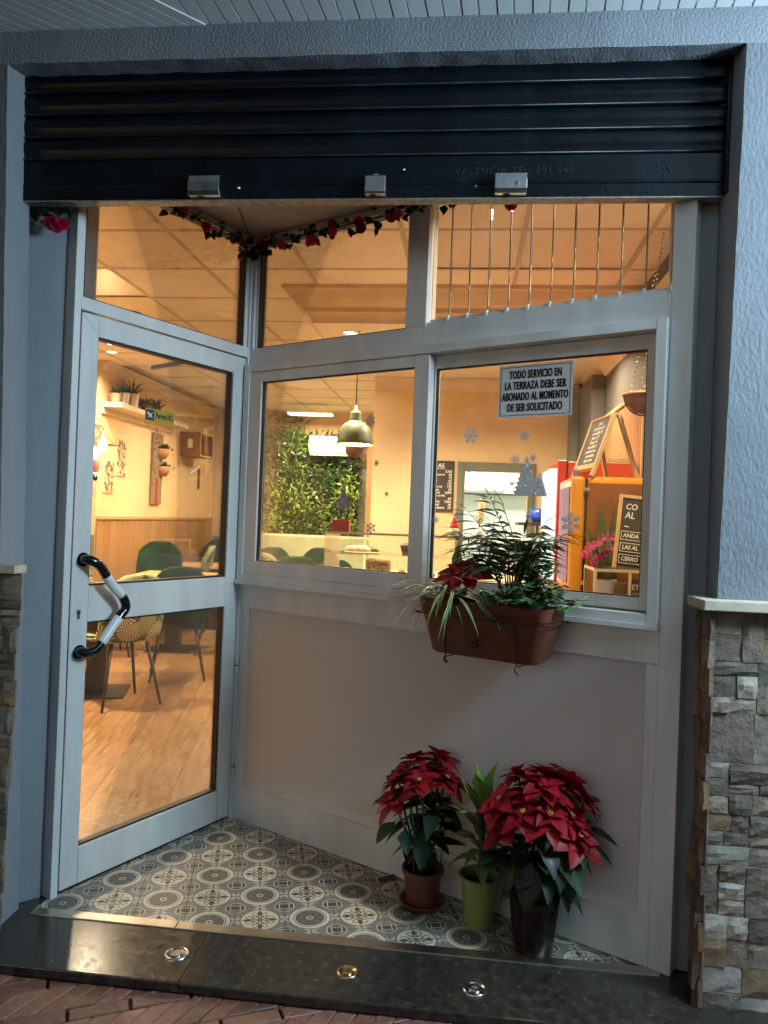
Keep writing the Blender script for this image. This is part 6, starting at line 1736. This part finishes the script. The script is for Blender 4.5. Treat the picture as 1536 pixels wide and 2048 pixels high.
# ------------------------------------------------------------------ planter hung on the window sill
pl0 = MW @ Vector((1.365, -.145, .925))
tp = thing('planter_box', 'long terracotta planter hung in a black wire holder under the sliding window', 'planter', pl0)
def rrect(s0, hl, hd, z, r, n=5):
    out = []
    for cx_, cy_, a0 in ((hl-r, hd-r, 0), (-hl+r, hd-r, pi/2), (-hl+r, -hd+r, pi), (hl-r, -hd+r, 3*pi/2)):
        for k in range(n):
            a = a0 + pi/2*k/(n-1); out.append((s0+cx_+r*cos(a), -.145+cy_+r*sin(a), z))
    return out
secs = [(.19,.062,.932,.03),(.20,.068,.94,.03),(.238,.086,1.075,.035),(.243,.089,1.078,.035),(.248,.093,1.118,.036),(.244,.089,1.121,.034),(.238,.083,1.116,.03),(.232,.079,1.06,.03)]
mb = MB(MW); vs = []; n_ = 20
for hl, hd_, z, r in secs: vs += rrect(1.365, hl, hd_, z, r)
fs = [(i*n_+k, i*n_+(k+1) % n_, (i+1)*n_+(k+1) % n_, (i+1)*n_+k) for i in range(len(secs)-1) for k in range(n_)] + [tuple(reversed(range(n_)))]
mb.add(vs, fs); o = mb.build('trough', m_terra, tp, smooth=True); md = o.modifiers.new('edges', 'EDGE_SPLIT'); md.split_angle = radians(40)
mb = MB(MW); mb.grid(lambda a, b: Vector((1.365+(a-.5)*.46, -.145+(b-.5)*.155, 1.092+.008*noise.noise(Vector((a*9, b*5, 1))))), 16, 6); mb.build('soil', m_soil, tp, smooth=True)
ring = rrect(1.365, .252, .098, 1.068, .012, 3); ring.append(ring[0])
mb = MB(MW); mb.tube(ring, .0024, 6); mb.build('wire_ring', m_wire, tp)
for s_ in (1.23, 1.50):
    mb = MB(MW); mb.tube([(s_,-.243,1.07),(s_,-.225,1.0),(s_,-.21,.921),(s_,-.075,.921),(s_,-.06,1.0),(s_,-.05,1.1),(s_,-.062,1.115)], .0026, 6); mb.build('wire_strap', m_wire, tp)
    mb = MB(MW); mb.tube([(s_,-.215,.921),(s_+.004,-.218,.908),(s_+.012,-.215,.902)], .006, 6); mb.build('rubber_tip', m_gask, tp)
# scar in the front where the plastic has split
mb = MB(MW); mb.box(1.335, 1.36, -.2335, -.2125, .965, .985); mb.build('drain_hole', m_ink, tp, bevel=.006)
WP = lambda s, y, z: MW @ Vector((s, y, z))
def in_planter(name, lab, cat, s):
    return thing(name, lab, cat, WP(s, -.145, 1.09), 'plants in the hanging planter')
WD = lambda a, b, c: MW.to_3x3() @ Vector((a, b, c))
rnd = random.Random(5)
# spider plant
sp_ = in_planter('spider_plant', 'variegated spider plant arching over the left end of the planter', 'plant', 1.19)
def strip(L, arch, n=10, w=.011):
    mb = MB(); vs = []; fs = []
    for i in range(n+1):
        t = i/n; x_ = L*(t - .18*arch*t*t); z_ = L*(.55*arch*t - .95*arch*t*t)
        ww = w*(.55+.6*t if t < .4 else .79*(1-((t-.4)/.6)**2)+.02)
        for k in (-1, 0, 1): vs.append((x_, k*ww/2, z_ + abs(k)*ww*.22))
    for i in range(n):
        for k in range(2): a = i*3+k; fs.append((a, a+1, a+4, a+3))
    mb.add(vs, fs); return mb
m_sp2 = bpy.data.materials.new('spider_leaf_striped'); m_sp2.use_nodes = True
T = m_sp2.node_tree; b_ = T.nodes['Principled BSDF']; tc = T.nodes.new('ShaderNodeTexCoord'); sx_ = T.nodes.new('ShaderNodeSeparateXYZ'); T.links.new(tc.outputs['Object'], sx_.inputs[0]); X.T = T
T.links.new(cmix(X(sx_.outputs['Y']).abs().lt(.0022, .0012), (.55,.56,.30), (.10,.17,.04), T), b_.inputs['Base Color']); b_.inputs['Roughness'].default_value = .35
strips = [strip(L_, a_).mesh('spider_blade', m_sp2, (0,0,0), True) for L_, a_ in ((.2,.9),(.24,1.1),(.17,.6),(.26,.75),(.21,1.35))]
for k in range(60):
    a = rnd.uniform(0, 2*pi)
    d = WD(cos(a)*(1.1 if cos(a) < 0 else .8), -abs(sin(a))*.8 if rnd.random() < .75 else sin(a)*.3, rnd.uniform(.0, .75))
    inst('leaf', rnd.choice(strips), sp_, WP(1.19+rnd.uniform(-.03,.05), -.16+rnd.uniform(-.03,.03), 1.095), orient(d), rnd.uniform(.85,1.4))
for k in range(16):
    a = rnd.uniform(0, 2*pi); d = WD(cos(a), sin(a)*.5-.3, rnd.uniform(.3,.9))
    inst('leaf', rnd.choice(strips), sp_, WP(1.37+rnd.uniform(-.04,.04), -.17, 1.095), orient(d), rnd.uniform(.5,.75))
mb = MB(); mb.tube(smooth_path([WP(1.2,-.12,1.1), WP(1.19,-.11,1.2), WP(1.215,-.11,1.30), WP(1.20,-.11,1.335)]), .002, 5); mb.build('runner', m_stem, sp_)
inst('leaf', dr_me[0], sp_, WP(1.215,-.115,1.20), orient(WD(-.15,.1,1), WD(0,-1,0)), .12)
# single poinsettia head in the planter
pp_ = in_planter('poinsettia', 'single dark red poinsettia flower standing above the left of the planter', 'plant', 1.27)
hc = WP(1.272, -.165, 1.215)
mb = MB(); mb.tube([WP(1.275,-.15,1.09), WP(1.275,-.16,1.16), hc], .004, 7); mb.build('stem', m_stem, pp_)
for tier, (n_, L_, el) in enumerate(((7, .115, -.12), (6, .095, .1), (5, .06, .45))):
    for q in range(n_):
        a = q*2*pi/n_ + tier*.45; d = WD(cos(a)*cos(el), sin(a)*cos(el)*.82 - sin(el)*.5, sin(el)*.8 + .42*sin(a)*cos(el))
        inst('bract', bractA[(q+tier) % 2], pp_, hc + WD(0,-.003,.005)*tier, orient(d, WD(0,-.5,.85)), L_*rnd.uniform(.9,1.15))
for q in range(8):
    a = q*.8; d = WD(cos(a), sin(a)-.3, -.15); inst('leaf', leafA[1], pp_, WP(1.275,-.155,1.15), orient(d), .11)
mb = MB()
for q in range(5): mb.lathe([(0,.004),(.0035,.002),(.0035,-.002),(0,-.003)], 6, M=TR(*(hc + Vector((.006*cos(q*1.25), .006*sin(q*1.25), .02)))))
mb.build('flower_centre', m_cyath, pp_, smooth=True)
# dieffenbachia with one leaf over the rim
df_ = in_planter('dieffenbachia', 'broad dark leaves with a cream patch drooping over the middle of the planter rim', 'plant', 1.37)
dfm = blade('broad_blade', lf_dief, w=.42, fold=.12, droop=.2, peak=.42, n=8)
c0_, c1_ = at_wall(962, 1178, MW, -.2), at_wall(1000, 1250, MW, -.265)
for a_, b_, L_, up_ in ((c0_, c1_, None, (.6,-1,.5)), (Vector((1.33,-.19,1.12)), Vector((1.25,-.21,1.135)), .14, (0,-.5,1)), (Vector((1.35,-.19,1.12)), Vector((1.29,-.25,1.16)), .12, (0,-.3,1)), (Vector((1.36,-.17,1.12)), Vector((1.45,-.21,1.15)), .12, (0,-.3,1))):
    d = b_ - a_; inst('leaf', dfm, df_, MW @ a_, orient(MW.to_3x3() @ d, MW.to_3x3() @ Vector(up_)), L_ or d.length)
mb = MB(); mb.tube([WP(1.36,-.15,1.09), MW @ c0_], .005, 6); mb.build('stalk', m_stem, df_)
# palm
pm_ = in_planter('parlour_palm', 'dark feathery parlour palm rising in front of the right window pane', 'plant', 1.42)
lfl = blade('leaflet', lf_palm, w=.15, fold=.3, droop=.35, peak=.35, n=5)
def frond(tip, mid, nl=12, LL=.10, base=None):
    b = base or WP(1.42+rnd.uniform(-.02,.02), -.13+rnd.uniform(-.01,.01), 1.09)
    P = smooth_path([b, b.lerp(MW @ mid, .5)+Vector((0,0,.02)), MW @ mid, MW @ tip], 6)
    mb = MB(); mb.tube(P, [.0034-.0024*i/len(P) for i in range(len(P))], 6)
    me_v = []; fo = mb.build('frond_stem', m_stem, pm_, smooth=True)
    n = len(P); side = None
    for k in range(nl):
        f = .34 + .64*k/(nl-1); i = min(n-2, int(f*(n-1))); p = P[i].lerp(P[i+1], f*(n-1)-i); t = (P[i+1]-P[i]).normalized()
        s = t.cross(Vector((0,0,1)));
        if s.length < .2: s = t.cross(MW.to_3x3() @ Vector((0,-1,0)))
        s.normalize(); L = LL*(.65+.5*sin(pi*(f-.25)/.8))*rnd.uniform(.85,1.1)
        for sg in (-1, 1):
            d = (s*sg*.95 + t*.5 + Vector((0,0,rnd.uniform(-.35,.12)))).normalized()
            inst('leaflet', lfl, pm_, p, orient(d, s.cross(t)*1.0 + Vector((0,0,.4))), L)
    inst('leaflet', lfl, pm_, P[-1], orient(P[-1]-P[-2]), LL*.9)
for tip, mid, nl in (((980,995),(1012,1075),12),((935,1022),(985,1085),11),((912,1062),(965,1100),12),((920,1100),(975,1120),10),((1005,1010),(1030,1090),9),((1085,1052),(1052,1095),12),((1108,1085),(1065,1105),12),((1090,1120),(1060,1125),9),((1048,1070),(1042,1110),10),((955,1075),(1000,1105),11),((1130,1068),(1075,1090),10),((985,1050),(1015,1100),10),((945,1130),(990,1140),8)):
    yy = rnd.uniform(-.22, -.08)
    tl_ = at_wall(*tip, MW, yy); ml_ = at_wall(*mid, MW, -.14+(yy+.14)*.5)
    frond(tl_, ml_, nl)
# cream flower spike
cfp = at_y(958, 1064, 2.40)
cf = thing('cream_flower_spike', 'cream flower spike in a small vase on the pastry case behind the palm', 'flower', (cfp.x, 2.40, 1.294))
mb = MB(TR(cfp.x, 2.40, 1.2942)); mb.lathe([(0,0),(.02,0),(.026,.03),(.014,.06),(.012,.06),(.0,.05)], 16); mb.build('vase', m_white, cf, smooth=True)
m_crm = leafmat('cream_bract', (.62,.56,.36), (.72,.66,.46), rough=.5)
cb = blade('cream_blade', m_crm, w=.5, droop=.05, n=4)
tpz, btz = MWi @ at_y(966, 1003, 2.40), MWi @ Vector((cfp.x, 2.40, 1.37))
mb = MB(); mb.tube([Vector((cfp.x, 2.40, 1.31)), MW @ btz, MW @ tpz], .0035, 6); mb.build('stem', m_stem, cf)
for k in range(44):
    f = k/43; a = k*2.4; p = (MW @ btz).lerp(MW @ tpz, f); d = WD(cos(a), sin(a), .9)
    inst('bract', cb, cf, p, orient(d), .062*(1.1-f*.55))
# herb in its own grey pot
hb_ = in_planter('herb_pot', 'bushy green herb in a grey plastic pot at the right end of the planter', 'potted plant', 1.53)
ph = WP(1.525, -.155, 1.085)
mb = MB(TR(*ph)); mb.lathe([(0,0),(.042,0),(.052,.05),(.054,.052),(.048,.052),(0,.045)], 24); mb.build('pot', mat('grey_plastic_pot', (.10,.10,.095), .5), hb_, smooth=True)
hl_ = blade('herb_blade', lf_herb, w=.85, fold=.2, droop=.15, n=4, lobes=[.1,.9,.55,1.0,.05], wave=.05)
for k in range(36):
    a = rnd.uniform(0, 2*pi); el = rnd.uniform(.1, 1.5); L = rnd.uniform(.09, .19)
    d = WD(cos(a)*cos(el), sin(a)*cos(el)*.8-.1, sin(el)).normalized()
    b = ph + Vector((0,0,.045)); tip = b + d*L + Vector((0,0,-.02*cos(el)))
    mb = MB(); mb.tube([b, b.lerp(tip,.5)+Vector((0,0,.008)), tip], .0011, 4); mb.build('stalk', m_stem, hb_)
    for q in range(8):
        f = rnd.uniform(.35, 1.05); a2 = rnd.uniform(0, 2*pi)
        inst('leaf', hl_, hb_, b.lerp(tip, f), orient((cos(a2), sin(a2), rnd.uniform(-.4,.5))), rnd.uniform(.03,.048))

# ------------------------------------------------------------------ rose garland along the top of the frames
vl = blade('vine_blade', lf_vine, w=.85, fold=.2, droop=.2, wave=.03, n=6, lobes=[.25,.9,1.0,.85,.55,.25,.02])
def rose_mesh():
    mb = MB()
    for ring_, (n_, r, h, op) in enumerate(((3,.25,.55,.1),(4,.5,.62,.3),(5,.85,.55,.6),(6,1.05,.4,1.0))):
        for q in range(n_):
            a0 = q*2*pi/n_ + ring_*.7
            def f(u, v, a0=a0, n_=n_, r=r, h=h, op=op):
                a = a0 + (u-.5)*2*pi/n_*1.35; rr_ = r*(.25 + .75*v**.7) + op*.12*v*v; zz = h*v*(1-.25*abs(u-.5)*2) - op*.12*v*v + .08*ring_*0
                return Vector((rr_*cos(a), rr_*sin(a), zz))
            mb.grid(f, 4, 3)
    return mb.mesh('rose_bloom', lf_rose, (0,0,0), True)
rosem = rose_mesh()
def garland(t, pts, n, roses, seed, rs=.03, wl2=.036, spread=.035):
    rnd = random.Random(seed); P = smooth_path(pts, 8)
    mb = MB(); mb.tube(P, .0022, 5); mb.build('vine', m_stem, t, smooth=True)
    for k in range(n):
        i = rnd.randrange(len(P)-1); p = P[i].lerp(P[i+1], rnd.random()) + Vector((rnd.uniform(-1,1), rnd.uniform(-1,.6), rnd.uniform(-1.3,.6)))*spread
        d = Vector((rnd.uniform(-1,1), rnd.uniform(-1,.4), rnd.uniform(-1.1,.4)))
        inst('leaf', vl, t, p, orient(d, (rnd.uniform(-.5,.5), -1, rnd.uniform(0,1))), wl2*rnd.uniform(.7,1.2))
    for p in roses:
        d = Vector((rnd.uniform(-.5,.5), rnd.uniform(-1,-.4), rnd.uniform(-1,.1)))
        mb = MB(); j = min(range(len(P)), key=lambda q: (P[q]-p).length); mb.tube([P[j], p], .0013, 4); mb.build('stalk', m_stem, t)
        inst('rose', rosem, t, p, orient(d.orthogonal(), d), rs*.62*rnd.uniform(.85,1.15))
gl_ = thing('rose_garland', 'artificial rose garland along the top of the door and window frames', 'garland', (B.x, B.y-.06, 2.64))
dpt = lambda s, z, y=-.05: MD @ Vector((s, y, z))
wpt = lambda s, z, y=-.055: MW @ Vector((s, y, z))
pts = [dpt(.1,2.645), dpt(.3,2.63), dpt(.45,2.62), dpt(.62,2.625), dpt(.78,2.61), Vector((B.x-.0,B.y-.085,2.60)), wpt(.1,2.60), wpt(.25,2.615), wpt(.4,2.605), wpt(.55,2.615), wpt(.72,2.605), wpt(.9,2.635), wpt(1.1,2.62), wpt(1.3,2.64), wpt(1.5,2.64)]
rs_ = [at_wall(px, py, MD, -.06) for px, py in ((368,418),(413,453),(468,480),(483,478))]
roses = [MD @ p for p in rs_] + [MW @ at_wall(px, py, MW, -.065) for px, py in ((522,486),(563,489),(621,465),(623,480),(665,450),(664,463),(719,441),(721,455),(782,435),(795,428),(1022,408))]
garland(gl_, pts, 230, roses, 3)
g2 = thing('rose_sprig', 'short rose sprig hanging from the shutter corner at the left jamb', 'garland', at_y(100, 430, .0))
a_, b_ = at_y(72, 412, .03), at_y(138, 438, .03)
garland(g2, [a_ + Vector((0,0,.06)), a_, a_.lerp(b_, .5)+Vector((0,0,-.01)), b_], 30, [at_y(112, 449, .0), at_y(124, 447, .0), at_y(103, 446, .0)], 6, .034, .034, .022)
# a small wooden clip left on the tiles
p = at_z(775, 1757, .004)
cp = thing('wooden_clip', 'small dark wooden clip lying on the tiles left of the plants', 'clip', (p.x, p.y, 0))
for k in (-1, 1):
    mb = MB(TR(p.x, p.y, 0) @ rotz(.55 + .12*k)); mb.box(-.034, .034, k*.007-.0045, k*.007+.0045, .0008, .010); mb.build('half', mat('old_wood', (.10,.065,.045), .6, var=.3, vs=40), cp, bevel=.001)
